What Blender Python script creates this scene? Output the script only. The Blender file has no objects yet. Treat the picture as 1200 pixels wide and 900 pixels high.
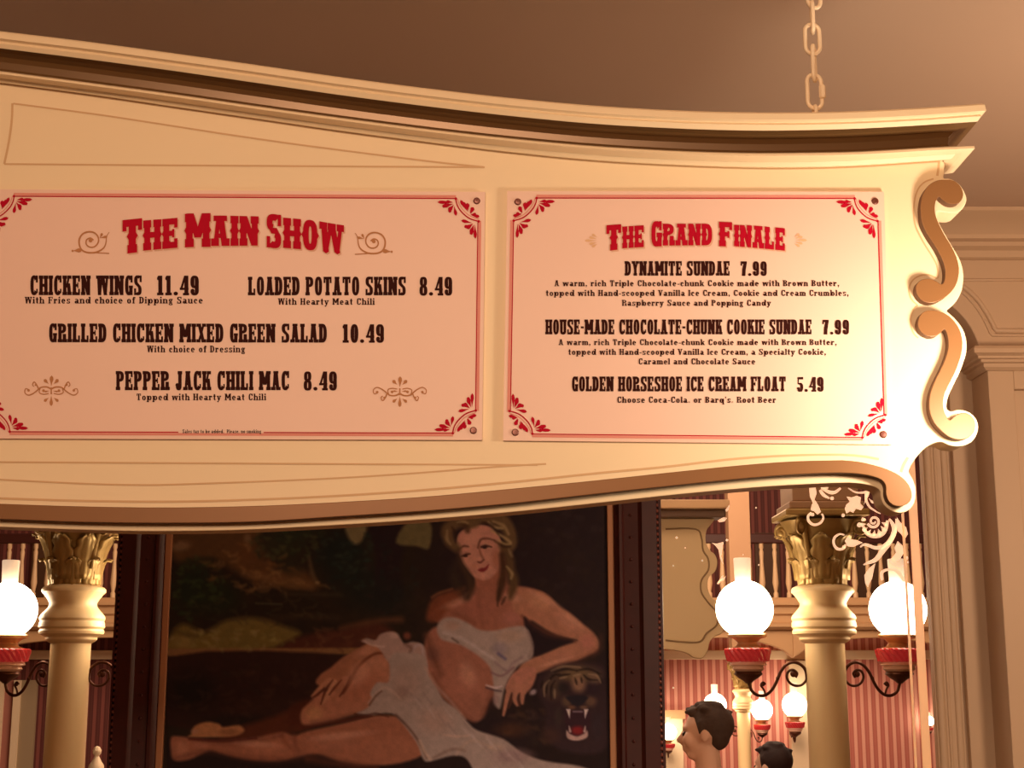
import bpy, bmesh, math, random
import numpy as np
from mathutils import Vector, Matrix

SC = bpy.context.scene
COL = SC.collection
R_ = math.radians
# ------------------------------------------------------------------ camera
CAM_Z = 1.7
PITCH = R_(11.3)
FPX = 1700.0
cam_d = bpy.data.cameras.new('camera')
cam_d.sensor_width = 36.0
cam_d.lens = 36.0 * FPX / 1200.0
cam_d.clip_start = 0.05
cam_d.clip_end = 100
cam = bpy.data.objects.new('camera', cam_d)
cam.location = (0, 0, CAM_Z)
cam.rotation_euler = (R_(90) + PITCH, 0, 0)
COL.objects.link(cam)
SC.camera = cam
# ------------------------------------------------------------------ world, exposure
w = bpy.data.worlds.new('room_glow')
SC.world = w
w.use_nodes = True
w.node_tree.nodes['Background'].inputs[0].default_value = (1.0, 0.70, 0.50, 1)
w.node_tree.nodes['Background'].inputs[1].default_value = 0.10
SC.view_settings.view_transform = 'Standard'
SC.view_settings.look = 'None'
SC.view_settings.exposure = 0.0
SC.view_settings.gamma = 1.0
SC.view_settings.use_curve_mapping = False
# ------------------------------------------------------------------ lights
def area(name, loc, target, size, power, color, sy=None):
    d = bpy.data.lights.new(name, 'AREA')
    d.energy = power
    d.color = color
    d.size = size
    if sy:
        d.shape = 'RECTANGLE'
        d.size_y = sy
    o = bpy.data.objects.new(name, d)
    o.location = loc
    o.rotation_euler = (Vector(target) - Vector(loc)).to_track_quat('-Z', 'Y').to_euler()
    COL.objects.link(o)
    return o
def lamp(name, loc, power, color, radius):
    d = bpy.data.lights.new(name, 'POINT')
    d.energy = power
    d.color = color
    d.shadow_soft_size = radius
    o = bpy.data.objects.new(name, d)
    o.location = loc
    COL.objects.link(o)
    return o
WARM = (1.0, 0.67, 0.43)
area('hall_light', (-0.5, -0.9, 3.2), (0.0, 2.6, 2.2), 1.5, 148, WARM)
lamp('column_lamp_light', (0.905, 2.28, 2.13), 24, (1.0, 0.82, 0.60), 0.06)
lamp('right_aisle_fill', (2.05, 3.3, 2.25), 56, WARM, 0.13)  # added unseen fill that brightens the ceiling and right wall
area('far_hall_fill', (0.5, 10.5, 5.0), (0.5, 14.5, 1.5), 4.0, 620, (1.0, 0.70, 0.48))  # added area fill for the striped far wall
lamp('hall_side_fill', (0.15, 6.1, 2.0), 9, (1.0, 0.74, 0.52), 0.12)  # added fill hidden behind the painting, lights the man's face
area('hall_near_fill', (0.6, 6.0, 4.8), (0.6, 9.5, 1.6), 1.6, 75, (1.0, 0.74, 0.52))  # added overhead fill for the board and the columns' near sides
area('far_hall_back_light', (0.3, 9.5, 3.6), (0.2, 6.9, 1.6), 2.0, 60, (1.0, 0.66, 0.42))

# ------------------------------------------------------------------ helpers
_sp, _cp = math.sin(PITCH), math.cos(PITCH)
def ray(px, py):
    x = (px - 600) / FPX
    y = (450 - py) / FPX
    return Vector((x, _cp - y * _sp, _sp + y * _cp))
def at(px, py, Y):
    """world point seen at (px, py) of the 1200x900 photograph on the plane at distance Y"""
    d = ray(px, py)
    return Vector((0, 0, CAM_Z)) + d * (Y / d.y)
YS = 2.6        # sign face
YW = 5.2        # far wall / mirrors
YC = 6.9        # columns
def S(px, py, d=0.0):
    return at(px, py, YS - d)

def srgb(c):
    return tuple(((v / 255) / 12.92 if v / 255 <= 0.04045 else ((v / 255 + 0.055) / 1.055) ** 2.4) for v in c)

MATS = {}
def mat(name, col, rough=0.5, metal=0.0, emit=None, strength=0.0, var=0.0, scale=8.0, bump=0.0, spec=0.5, coat=0.0):
    """col: linear rgb; a small noise variation in colour and relief"""
    if name in MATS:
        return MATS[name]
    m = bpy.data.materials.new(name)
    m.use_nodes = True
    nt = m.node_tree
    b = nt.nodes['Principled BSDF']
    b.inputs['Base Color'].default_value = (*col, 1)
    b.inputs['Roughness'].default_value = rough
    b.inputs['Metallic'].default_value = metal
    b.inputs['Specular IOR Level'].default_value = spec
    b.inputs['Coat Weight'].default_value = coat
    if emit:
        b.inputs['Emission Color'].default_value = (*emit, 1)
        b.inputs['Emission Strength'].default_value = strength
    if var or bump:
        tc = nt.nodes.new('ShaderNodeTexCoord')
        n = nt.nodes.new('ShaderNodeTexNoise')
        n.inputs['Scale'].default_value = scale
        n.inputs['Detail'].default_value = 5
        nt.links.new(tc.outputs['Object'], n.inputs['Vector'])
        if var:
            mx = nt.nodes.new('ShaderNodeMix')
            mx.data_type = 'RGBA'
            mx.inputs[6].default_value = (*[c * (1 - var) for c in col], 1)
            mx.inputs[7].default_value = (*[min(1, c * (1 + var)) for c in col], 1)
            nt.links.new(n.outputs['Fac'], mx.inputs[0])
            nt.links.new(mx.outputs[2], b.inputs['Base Color'])
        if bump:
            bp = nt.nodes.new('ShaderNodeBump')
            bp.inputs['Strength'].default_value = bump
            bp.inputs['Distance'].default_value = 0.004
            nt.links.new(n.outputs['Fac'], bp.inputs['Height'])
            nt.links.new(bp.outputs['Normal'], b.inputs['Normal'])
    MATS[name] = m
    return m

class MB:
    def __init__(s):
        s.v = []
        s.f = []
        s.mi = []
        s.m = 0
    def add(s, vs, fs):
        n = len(s.v)
        s.v.extend([tuple(v) for v in vs])
        for f in fs:
            s.f.append(tuple(i + n for i in f))
            s.mi.append(s.m)
        return s
    def box(s, x0, x1, y0, y1, z0, z1):
        vs = [(x, y, z) for x in (x0, x1) for y in (y0, y1) for z in (z0, z1)]
        return s.add(vs, [(0, 1, 3, 2), (4, 6, 7, 5), (0, 4, 5, 1), (2, 3, 7, 6), (0, 2, 6, 4), (1, 5, 7, 3)])
    def slab(s, front, back):
        """front/back: matching loops of points; closed solid between them"""
        n = len(front)
        vs = list(front) + list(back)
        fs = [tuple(range(n)), tuple(range(2 * n - 1, n - 1, -1))]
        for i in range(n):
            j = (i + 1) % n
            fs.append((i, n + i, n + j, j))
        return s.add(vs, fs)
    def flat(s, pts):
        return s.add(pts, [tuple(range(len(pts)))])
    def lathe(s, prof, c=(0, 0), seg=32, cap=True):
        """prof: (r, z) from top to bottom"""
        vs = []
        for r, z in prof:
            for k in range(seg):
                a = 2 * math.pi * k / seg
                vs.append((c[0] + r * math.cos(a), c[1] + r * math.sin(a), z))
        fs = []
        for i in range(len(prof) - 1):
            for k in range(seg):
                k2 = (k + 1) % seg
                fs.append((i * seg + k, (i + 1) * seg + k, (i + 1) * seg + k2, i * seg + k2))
        if cap:
            fs.append(tuple(range(seg)))
            fs.append(tuple((len(prof) - 1) * seg + k for k in reversed(range(seg))))
        return s.add(vs, fs)
    def tube(s, path, rad, seg=8, closed=False):
        P = [Vector(p) for p in path]
        n = len(P)
        if not hasattr(rad, '__len__'):
            rad = [rad] * n
        prev = None
        vs = []
        for i in range(n):
            a = P[(i - 1) % n] if (closed or i > 0) else P[i]
            b = P[(i + 1) % n] if (closed or i < n - 1) else P[i]
            t = (b - a)
            if t.length < 1e-9:
                t = Vector((0, 0, 1))
            t.normalize()
            if prev is None:
                u = t.orthogonal().normalized()
            else:
                u = (prev - t * prev.dot(t))
                u = u.normalized() if u.length > 1e-6 else t.orthogonal().normalized()
            prev = u
            v = t.cross(u)
            for k in range(seg):
                an = 2 * math.pi * k / seg
                vs.append(P[i] + (u * math.cos(an) + v * math.sin(an)) * rad[i])
        fs = []
        m = n if closed else n - 1
        for i in range(m):
            i2 = (i + 1) % n
            for k in range(seg):
                k2 = (k + 1) % seg
                fs.append((i * seg + k, i * seg + k2, i2 * seg + k2, i2 * seg + k))
        if not closed:
            fs.append(tuple(reversed(range(seg))))
            fs.append(tuple((n - 1) * seg + k for k in range(seg)))
        return s.add(vs, fs)
    def ball(s, c, r, nu=12, nv=8, sc=(1, 1, 1)):
        vs = []
        fs = []
        for j in range(1, nv):
            th = math.pi * j / nv
            for i in range(nu):
                a = 2 * math.pi * i / nu
                vs.append((c[0] + r * sc[0] * math.sin(th) * math.cos(a), c[1] + r * sc[1] * math.sin(th) * math.sin(a), c[2] + r * sc[2] * math.cos(th)))
        for j in range(nv - 2):
            for i in range(nu):
                i2 = (i + 1) % nu
                fs.append((j * nu + i, (j + 1) * nu + i, (j + 1) * nu + i2, j * nu + i2))
        vs.append((c[0], c[1], c[2] + r * sc[2]))
        vs.append((c[0], c[1], c[2] - r * sc[2]))
        t, b = len(vs) - 2, len(vs) - 1
        for i in range(nu):
            i2 = (i + 1) % nu
            fs.append((t, i, i2))
            fs.append((b, (nv - 2) * nu + i2, (nv - 2) * nu + i))
        return s.add(vs, fs)
    def build(s, name, m, parent=None, smooth=False, origin=None, bevel=0, fix=True):
        me = bpy.data.meshes.new(name)
        org = Vector((0, 0, 0))
        if parent is not None:
            org = WORLD.get(parent.name, Vector((0, 0, 0)))
        if origin is not None:
            org = Vector(origin)
        vs = [(v[0] - org.x, v[1] - org.y, v[2] - org.z) for v in s.v]
        me.from_pydata(vs, [], s.f)
        ms = m if isinstance(m, (list, tuple)) else [m]
        for q in ms:
            me.materials.append(q)
        if len(ms) > 1:
            me.polygons.foreach_set('material_index', s.mi)
        if fix:
            bm = bmesh.new()
            bm.from_mesh(me)
            bmesh.ops.recalc_face_normals(bm, faces=bm.faces)
            bm.to_mesh(me)
            bm.free()
        if smooth:
            me.polygons.foreach_set('use_smooth', [True] * len(me.polygons))
            if smooth != 'all':
                try:
                    me.set_sharp_from_angle(angle=R_(smooth if not isinstance(smooth, bool) else 40))
                except Exception:
                    pass
        me.update()
        o = bpy.data.objects.new(name, me)
        if parent is not None:
            o.parent = parent
            if origin is not None:
                o.location = org - WORLD.get(parent.name, Vector((0, 0, 0)))
        else:
            o.location = org
        WORLD[o.name] = org
        COL.objects.link(o)
        if bevel:
            bv = o.modifiers.new('bevel', 'BEVEL')
            bv.width = bevel
            bv.segments = 2
            bv.limit_method = 'ANGLE'
            bv.angle_limit = R_(50)
        return o
WORLD = {}
def thing(name, label, cat, loc, group=None):
    o = bpy.data.objects.new(name, None)
    o.empty_display_size = 0.05
    o.location = loc
    COL.objects.link(o)
    WORLD[o.name] = Vector(loc)
    o['label'] = label
    o['category'] = cat
    if group:
        o['group'] = group
    return o
def tag(o, label, cat, group=None):
    o['label'] = label
    o['category'] = cat
    if group:
        o['group'] = group
    return o
def struct(o):
    o['kind'] = 'structure'
    return o
def stuff(o):
    o['kind'] = 'stuff'
    return o
def dup(o, loc=None, label=None, rotz=None, scale=None, name=None):
    def cp(src, parent):
        c = src.copy()
        COL.objects.link(c)
        c.parent = parent
        for ch in src.children:
            cp(ch, c)
        return c
    r = cp(o, None)
    if loc is not None:
        r.location = loc
    if label:
        r['label'] = label
    if rotz is not None:
        r.rotation_euler = (0, 0, rotz)
    if scale is not None:
        r.scale = scale
    WORLD[r.name] = Vector(r.location)
    return r

def crom(pts, n=6, closed=False):
    P = [tuple(map(float, p)) for p in pts]
    out = []
    N = len(P)
    segs = N if closed else N - 1
    for i in range(segs):
        p0 = P[(i - 1) % N] if (closed or i > 0) else P[0]
        p1 = P[i]
        p2 = P[(i + 1) % N]
        p3 = P[(i + 2) % N] if (closed or i < N - 2) else P[-1]
        for k in range(n):
            t = k / n
            out.append(tuple(0.5 * ((2 * b) + (-a + c) * t + (2 * a - 5 * b + 4 * c - d) * t * t + (-a + 3 * b - 3 * c + d) * t ** 3) for a, b, c, d in zip(p0, p1, p2, p3)))
    if not closed:
        out.append(P[-1])
    return out
def curve(pts):
    """smooth y(x) through samples (Hermite), linear beyond the ends"""
    xs = [p[0] for p in pts]
    ys = [p[1] for p in pts]
    n = len(xs)
    sl = []
    for i in range(n):
        a, b = max(0, i - 1), min(n - 1, i + 1)
        sl.append((ys[b] - ys[a]) / (xs[b] - xs[a]))
    def f(x):
        if x <= xs[0]:
            return ys[0] + sl[0] * (x - xs[0])
        if x >= xs[-1]:
            return ys[-1] + sl[-1] * (x - xs[-1])
        for i in range(n - 1):
            if x <= xs[i + 1]:
                h = xs[i + 1] - xs[i]
                t = (x - xs[i]) / h
                return (2 * t ** 3 - 3 * t * t + 1) * ys[i] + (t ** 3 - 2 * t * t + t) * h * sl[i] + (-2 * t ** 3 + 3 * t * t) * ys[i + 1] + (t ** 3 - t * t) * h * sl[i + 1]
    return f

# 2-D stroke: quads along a path with half widths (in the same units as the path)
def stroke2(pts, hw):
    n = len(pts)
    if not hasattr(hw, '__len__'):
        hw = [hw] * n
    elif len(hw) != n:
        hw = [float(np.interp(i / (n - 1), np.linspace(0, 1, len(hw)), hw)) for i in range(n)]
    L, Rr = [], []
    for i in range(n):
        a = pts[max(0, i - 1)]
        b = pts[min(n - 1, i + 1)]
        dx, dy = b[0] - a[0], b[1] - a[1]
        l = math.hypot(dx, dy) or 1
        nx, ny = -dy / l, dx / l
        L.append((pts[i][0] + nx * hw[i], pts[i][1] + ny * hw[i]))
        Rr.append((pts[i][0] - nx * hw[i], pts[i][1] - ny * hw[i]))
    return [[L[i], Rr[i], Rr[i + 1], L[i + 1]] for i in range(n - 1)]
def disc2(cx, cy, r, n=12):
    return [[(cx + r * math.cos(2 * math.pi * k / n), cy + r * math.sin(2 * math.pi * k / n)) for k in range(n)]]
def drop2(x0, y0, x1, y1, wd):
    """teardrop: pointed at 0, fat near 1"""
    dx, dy = x1 - x0, y1 - y0
    l = math.hypot(dx, dy)
    ux, uy = dx / l, dy / l
    nx, ny = -uy, ux
    pr = [(0, 0), (0.35, 0.22), (0.65, 0.5), (0.85, 0.42), (1, 0)]
    a = [(x0 + dx * t + nx * wd * h, y0 + dy * t + ny * wd * h) for t, h in pr]
    b = [(x0 + dx * t - nx * wd * h, y0 + dy * t - ny * wd * h) for t, h in pr[-2:0:-1]]
    return [a + b]
def spiral2(cx, cy, r0, r1, a0, a1, w0, w1, n=18):
    pts = []
    for k in range(n + 1):
        t = k / n
        a = R_(a0 + (a1 - a0) * t)
        r = r0 + (r1 - r0) * t
        pts.append((cx + r * math.cos(a), cy + r * math.sin(a)))
    return stroke2(pts, [w0, w1])
def put(mb, polys, f, eps=0.000012, base=0.0):
    """polys in 2-D photo px -> faces at depth base + growing eps in front of the plane f(px,py,d)"""
    for i, p in enumerate(polys):
        d = base + eps * (i % 40)
        mb.flat([f(x, y, d) for x, y in p])

# ------------------------------------------------------------------ lettering
class Sty:
    def __init__(s, w, st, h, e, t, wide=1.0, spur=0.0, gap=0.05):
        s.w, s.s, s.h, s.e, s.t, s.wide, s.spur, s.gap = w, st, h, e, t, wide, spur, gap
ITEM = Sty(0.40, 0.178, 0.17, 0.032, 0.17, gap=0.015)
HEAD = Sty(0.52, 0.21, 0.25, 0.035, 0.22, spur=0.055, gap=0.03)
BODY = Sty(0.60, 0.215, 0.12, 0.055, 0.125, gap=0.07)

def rect(x0, y0, x1, y1):
    return [[(x0, y0), (x1, y0), (x1, y1), (x0, y1)]]
def sup(cx, cy, rx, ry, tx, ty, a0=0, a1=360, n=20, p=2.6):
    """thick superelliptic arc"""
    o = []
    def pt(a, X, Y):
        c, s_ = math.cos(a), math.sin(a)
        return (cx + X * math.copysign(abs(c) ** (2 / p), c), cy + Y * math.copysign(abs(s_) ** (2 / p), s_))
    for k in range(n):
        A = R_(a0 + (a1 - a0) * k / n)
        B = R_(a0 + (a1 - a0) * (k + 1) / n)
        o.append([pt(A, rx, ry), pt(B, rx, ry), pt(B, rx - tx, ry - ty), pt(A, rx - tx, ry - ty)])
    return o
def stem(S_, x, y0=0.0, y1=1.0, b=(1, 1), t=(1, 1)):
    """vertical with slabs; b,t = left/right slab presence"""
    o = rect(x, y0, x + S_.s, y1)
    e = S_.e
    if b[0] or b[1]:
        o += rect(x - e * b[0], y0, x + S_.s + e * b[1], y0 + S_.h)
    if t[0] or t[1]:
        o += rect(x - e * t[0], y1 - S_.h, x + S_.s + e * t[1], y1)
    if S_.spur and y1 - y0 > 0.9:
        sp = S_.spur
        o += [[(x - sp, 0.5), (x, 0.4), (x + S_.s, 0.4), (x + S_.s + sp, 0.5), (x + S_.s, 0.6), (x, 0.6)]]
    return o
def diag(x0, y0, x1, y1, t):
    return [[(x0, y0), (x0 + t, y0), (x1 + t, y1), (x1, y1)]]
def glyph(ch, S_):
    w, s, h, e, t = S_.w, S_.s, S_.h, S_.e, S_.t
    o = []
    adv = w
    if ch == ' ':
        return w * 0.62, []
    if ch in '0O':
        if ch == '0': adv = w = w * 0.92
        o = sup(w / 2, .5, w / 2, .51, s, t)
        if S_.spur: o += [[(-S_.spur, .5), (0, .4), (s * .6, .5), (0, .6)], [(w + S_.spur, .5), (w, .6), (w - s * .6, .5), (w, .4)]]
    elif ch == 'Q':
        o = sup(w / 2, .5, w / 2, .51, s, t) + diag(w * .5, .2, w * .8, -.08, s * .7)
    elif ch in 'CG':
        o = sup(w / 2, .5, w / 2, .51, s, t, 38, 322, 18)
        o += rect(w - s * .62, .64, w, 1.0)
        if ch == 'C':
            o += rect(w - s * .62, .0, w, .26) if S_ is HEAD else rect(w - s * .5, .1, w - .01, .32)
        else:
            o += rect(w - s * 1.0, 0.0, w, .46) + rect(w * .5, .36, w + e * .6, .36 + h * .75)
    elif ch == 'E' or ch == 'F':
        adv = w * .95
        o = stem(S_, 0, b=(1, 1), t=(1, 0)) + rect(0, 1 - h * .85, adv, 1) + rect(adv - s * .55, .68, adv, 1)
        o += rect(s, .5 - t * .4, adv * .72, .5 + t * .4) + rect(adv * .62, .36, adv * .78, .64)
        if ch == 'E':
            o += rect(0, 0, adv, h * .85) + rect(adv - s * .55, 0, adv, .32)
    elif ch == 'H':
        adv = w * 1.08
        o = stem(S_, 0) + stem(S_, adv - s) + rect(s, .5 - t * .45, adv - s, .5 + t * .45)
    elif ch == 'I':
        adv = s
        o = stem(S_, 0)
    elif ch == 'J':
        adv = w * .85
        o = stem(S_, adv - s - .03, .25, 1, b=(0, 0)) + sup(adv / 2 - .015, .25, adv / 2 - .015, .26, s, t, 180, 360, 10) + disc2(s * .45, .27, s * .55)
    elif ch in 'KR' :
        adv = w * 1.08
        if ch == 'K':
            o = stem(S_, 0) + diag(s * .8, .38, adv - s * .95, 1, s * .6) + diag(s * 1.1, .6, adv - s, 0, s)
            o += rect(adv - s - e, 1 - h, adv + e * .3, 1) + rect(adv - s - e, 0, adv + e * .7, h)
        else:
            o = stem(S_, 0) + sup(s * .8, .74, adv - s * .9, .26, s, t * .8, -90, 90, 12) + rect(s * .5, 1 - t * .8, s, 1)
            o += rect(adv - s - .02, 0, adv - .02, .44) + rect(adv - s - .04, 0, adv + e, h) + rect(s, .48, adv - s, .48 + t * .7)
    elif ch == 'L':
        adv = w * .92
        o = stem(S_, 0) + rect(0, 0, adv, h * .85) + rect(adv - s * .55, 0, adv, .36)
    elif ch in 'DB P'.replace(' ', ''):
        if ch == 'D':
            o = stem(S_, 0, b=(1, 0), t=(1, 0)) + sup(s * .8, .5, w - s * .8, .5, s, t, -90, 90, 14)
            o += rect(0, 0, s, t) + rect(0, 1 - t, s, 1)
        elif ch == 'P':
            o = stem(S_, 0, t=(1, 0)) + sup(s * .8, .72, w - s * .8, .28, s, t * .8, -90, 90, 12)
        else:
            o = stem(S_, 0, b=(1, 0), t=(1, 0)) + sup(s * .8, .75, w * .94 - s * .8, .25, s, t * .75, -90, 90, 12) + sup(s * .8, .265, w - s * .8, .265, s, t * .75, -90, 90, 12)
    elif ch == 'A':
        adv = w * 1.1
        o = diag(.04, 0, adv / 2 - s * .6, 1, s * .7) + diag(adv - s - .03, 0, adv / 2 - s * .45, 1, s)
        o += rect(adv * .25, .26, adv * .75, .26 + t * .7) + rect(-e, 0, s + e * .9, h) + rect(adv - s - e, 0, adv + e, h)
        o += rect(adv / 2 - s * .75, 1 - h * .7, adv / 2 + s * .75, 1)
        if S_.spur: o += rect(adv / 2 - s * 1.1, .82, adv / 2 + s * 1.1, 1)
    elif ch == 'V' or ch == 'Y':
        adv = w * 1.08
        if ch == 'V':
            o = diag(adv / 2 - s * .5, 0, .02, 1, s) + diag(adv / 2 - s * .3, 0, adv - s * .7, 1, s * .65)
        else:
            o = diag(adv / 2 - s * .5, .4, .02, 1, s) + diag(adv / 2 - s * .3, .4, adv - s * .7, 1, s * .65)
            o += stem(S_, adv / 2 - s / 2, 0, .5, t=(0, 0))
        o += rect(-e, 1 - h, s + e, 1) + rect(adv - s - e * .5, 1 - h, adv + e, 1)
    elif ch == 'W':
        adv = w * 1.55
        q = adv / 4
        o = diag(q - s * .5, 0, .02, 1, s) + diag(q - s * .3, 0, 2 * q - s * .4, 1, s * .65) + diag(3 * q - s * .5, 0, 2 * q - s * .5, 1, s) + diag(3 * q - s * .3, 0, adv - s * .7, 1, s * .65)
        o += rect(-e, 1 - h, s + e, 1) + rect(2 * q - s * .7, 1 - h, 2 * q + s * .7, 1) + rect(adv - s - e * .5, 1 - h, adv + e, 1)
        if S_.spur: o += [[(q - s * .5, 0), (q, -.07), (q + s * .5, 0)], [(3 * q - s * .5, 0), (3 * q, -.07), (3 * q + s * .5, 0)]]
    elif ch == 'M':
        adv = w * 1.42
        o = stem(S_, 0, t=(1, 0)) + stem(S_, adv - s, t=(0, 1)) + diag(adv / 2 - s * .5, .28, s * .15, 1, s) + diag(adv / 2 - s * .5, .28, adv - s * 1.15, 1, s)
    elif ch == 'N':
        adv = w * 1.15
        o = stem(S_, 0, t=(1, 0)) + stem(S_, adv - s, b=(0, 0)) + diag(adv - s * 1.05, 0, 0.02, 1, s)
    elif ch == 'S':
        o = sup(w / 2, .755, w / 2, .255, s, t * .9, 40, 262, 14) + sup(w / 2, .25, w / 2, .26, s, t * .9, -140, 82, 14)
        o += diag(w * .32, .42, w * .12, .6, w * .58) if S_ is HEAD else [[(w * .1, .56), (w * .55, .38), (w * .92, .44), (w * .48, .64)]]
        o += rect(w - s * .6, .66, w, 1.0) + rect(0, 0, s * .6, .34)
    elif ch == 'T':
        adv = w * 1.08
        o = stem(S_, adv / 2 - s / 2, t=(0, 0)) + rect(0, 1 - h * .85, adv, 1) + rect(0, .66, s * .55, 1) + rect(adv - s * .55, .66, adv, 1)
    elif ch == 'U':
        adv = w * 1.05
        o = stem(S_, 0, .25, 1, b=(0, 0)) + stem(S_, adv - s, .25, 1, b=(0, 0)) + sup(adv / 2, .26, adv / 2, .27, s, t, 180, 360, 12)
    elif ch == 'X':
        adv = w * 1.1
        o = diag(adv - s - .02, 0, .02, 1, s) + diag(.03, 0, adv - s * .8, 1, s * .65)
        o += rect(-e, 1 - h, s + e, 1) + rect(adv - s, 1 - h, adv + e, 1) + rect(-e, 0, s, h) + rect(adv - s - e, 0, adv + e, h)
    elif ch == 'Z':
        o = rect(0, 0, w, h) + rect(0, 1 - h, w, 1) + diag(0, 0, w - s, 1, s)
    elif ch == '1':
        adv = w * .72
        o = rect(adv / 2 - s / 2, 0, adv / 2 + s / 2, 1) + rect(0, 0, adv, h * .8) + [[(0, .8), (adv / 2 - s / 2, .76), (adv / 2, 1), (adv / 2 - s / 2, 1), (0, .9)]]
    elif ch == '4':
        adv = w * .98
        o = rect(adv * .52, 0, adv * .52 + s, 1) + rect(0, .27, adv, .27 + t * .7) + diag(.0, .27, adv * .5, 1, s * .55) + rect(adv * .36, 0, adv * .52 + s + e, h * .7)
    elif ch == '5':
        adv = w * .92
        o = rect(.04, .5, s * .6, 1) + rect(.04, 1 - h, adv, 1) + sup(adv / 2, .3, adv / 2, .31, s, t * .8, -150, 130, 16) + disc2(s * .5, .22, s * .5)
    elif ch == '7':
        adv = w * .92
        o = rect(0, 1 - h, adv, 1) + rect(0, .7, s * .5, 1) + [[(adv * .2, 0), (adv * .2 + s * 1.2, 0), (adv * .2 + s * 1.25, .35), (adv, .9), (adv, 1), (adv - s, 1), (adv * .25, .45)]]
    elif ch == '8':
        adv = w * .96
        o = sup(adv / 2, .74, adv / 2 * .92, .265, s * .9, t * .75) + sup(adv / 2, .27, adv / 2, .28, s * .95, t * .75)
    elif ch == '9':
        adv = w * .94
        o = sup(adv / 2, .68, adv / 2, .325, s, t * .75) + rect(adv - s, .25, adv - .004, .68) + sup(adv / 2, .28, adv / 2, .285, s, t * .75, 190, 360, 12) + disc2(s * .55, .24, s * .5)
    elif ch == '.':
        adv = s * 1.1
        o = disc2(adv / 2, s * .5, s * .56)
    elif ch == ',':
        adv = s
        o = disc2(adv / 2, s * .5, s * .52) + [[(adv * .3, 0.03), (adv, .1), (adv * .4, -.2), (adv * .2, -.18)]]
    elif ch == '-':
        adv = w * .5
        o = rect(0, .40, adv, .40 + t * .8) if S_ is not BODY else rect(0, .27, adv, .27 + .13)
    elif ch == "'":
        adv = s * .8
        o = [[(0, 1), (s * .8, 1), (s * .5, .66), (s * .3, .66)]]
    elif ch == '~':          # small registered mark
        adv = .22
        o = sup(.11, .12, .12, .12, .05, .05, n=10)
    else:
        # ---- lower case, x height .68
        X = .68
        w2 = w * .92
        if ch in 'bdpqo e c'.replace(' ', ''):
            cx = w2 / 2
            if ch == 'o':
                adv = w2
                o = sup(cx, X / 2, cx, X / 2 + .01, s, t, p=2.2)
            elif ch == 'e':
                adv = w2
                o = sup(cx, X / 2, cx, X / 2 + .01, s, t, 0, 320, 16, p=2.2) + rect(s * .8, X / 2 - .04, w2 - .02, X / 2 + .06)
            elif ch == 'c':
                adv = w2 * .92
                o = sup(cx, X / 2, cx, X / 2 + .01, s, t, 50, 315, 14, p=2.2) + disc2(w2 - s * .8, X * .7, s * .5)
            else:
                adv = w2 + s * .55
                left = ch in 'bp'
                c2 = cx + (s * .55 if left else 0)
                o = sup(c2, X / 2, cx, X / 2 + .01, s, t, p=2.2)
                x = 0 if left else adv - s
                if ch == 'b': o += rect(x, 0, x + s, 1) + rect(-e, 1 - h, s, 1)
                if ch == 'd': o += rect(x, 0, x + s, 1) + rect(x - e, 1 - h, x + s, 1) + rect(x, 0, x + s + e, h)
                if ch == 'p': o += rect(x, -.28, x + s, X) + rect(-e, X - h, s, X) + rect(-e, -.28, s + e, -.28 + h)
                if ch == 'q': o += rect(x, -.28, x + s, X) + rect(x - e, -.28, x + s + e, -.28 + h)
        elif ch == 'a':
            adv = w2 + .02
            x = adv - s - .04
            o = rect(x, 0.02, x + s, .46) + sup(adv / 2 - .02, .44, adv / 2 - .02, .25, s, t, 0, 150, 10, 2.2) + sup(w2 * .40, .2, w2 * .40, .21, s * .95, t * .8, p=2.2) + rect(x, 0, adv + e, h)
        elif ch == 'g':
            adv = w2
            o = sup(w2 / 2 - .02, .47, w2 / 2 - .04, .22, s * .9, t * .8, p=2.2) + sup(w2 / 2, -.1, w2 / 2, .17, s * .8, t * .8, p=2.2) + rect(s * .3, .1, w2 - s * .3, .22) + rect(w2 * .7, .56, w2 + .03, .68)
        elif ch in 'hnmru':
            if ch == 'm':
                adv = w2 * 1.62
                xs_ = [0, adv / 2 - s / 2, adv - s]
            elif ch == 'r':
                adv = w2 * .82
                xs_ = [0]
            else:
                adv = w2 * 1.08
                xs_ = [0, adv - s]
            top = 1 if ch == 'h' else X
            if ch == 'u':
                o = rect(0, .15, s, X) + rect(adv - s, 0, adv, X) + rect(-e, X - h, s, X) + rect(adv - s - e, X - h, adv, X) + rect(adv - s, 0, adv + e, h) + sup(adv / 2, .2, adv / 2, .21, s, t, 180, 350, 10, 2.2)
            else:
                o = rect(0, 0, s, top) + rect(-e, top - h, s, top) + rect(-e, 0, s + e, h)
                for i in range(1, len(xs_)):
                    xa, xb = xs_[i - 1], xs_[i] + s
                    o += sup((xa + xb) / 2, X - .22, (xb - xa) / 2, .22, s, t, 0, 150, 10, 2.2) + rect(xs_[i], 0, xs_[i] + s, X - .2) + rect(xs_[i] - e, 0, xs_[i] + s + e, h)
                if ch == 'r':
                    o += sup(adv * .62, X - .2, adv * .4, .2, s, t, 60, 170, 8, 2.2) + disc2(adv - s * .5, X - .13, s * .58)
        elif ch in 'il':
            adv = s
            top = 1 if ch == 'l' else X
            o = rect(0, 0, s, top) + rect(-e, top - h, s, top) + rect(-e, 0, s + e, h)
            if ch == 'i': o += disc2(s / 2, .9, s * .56)
        elif ch == 'k':
            adv = w2 * 1.1
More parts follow.
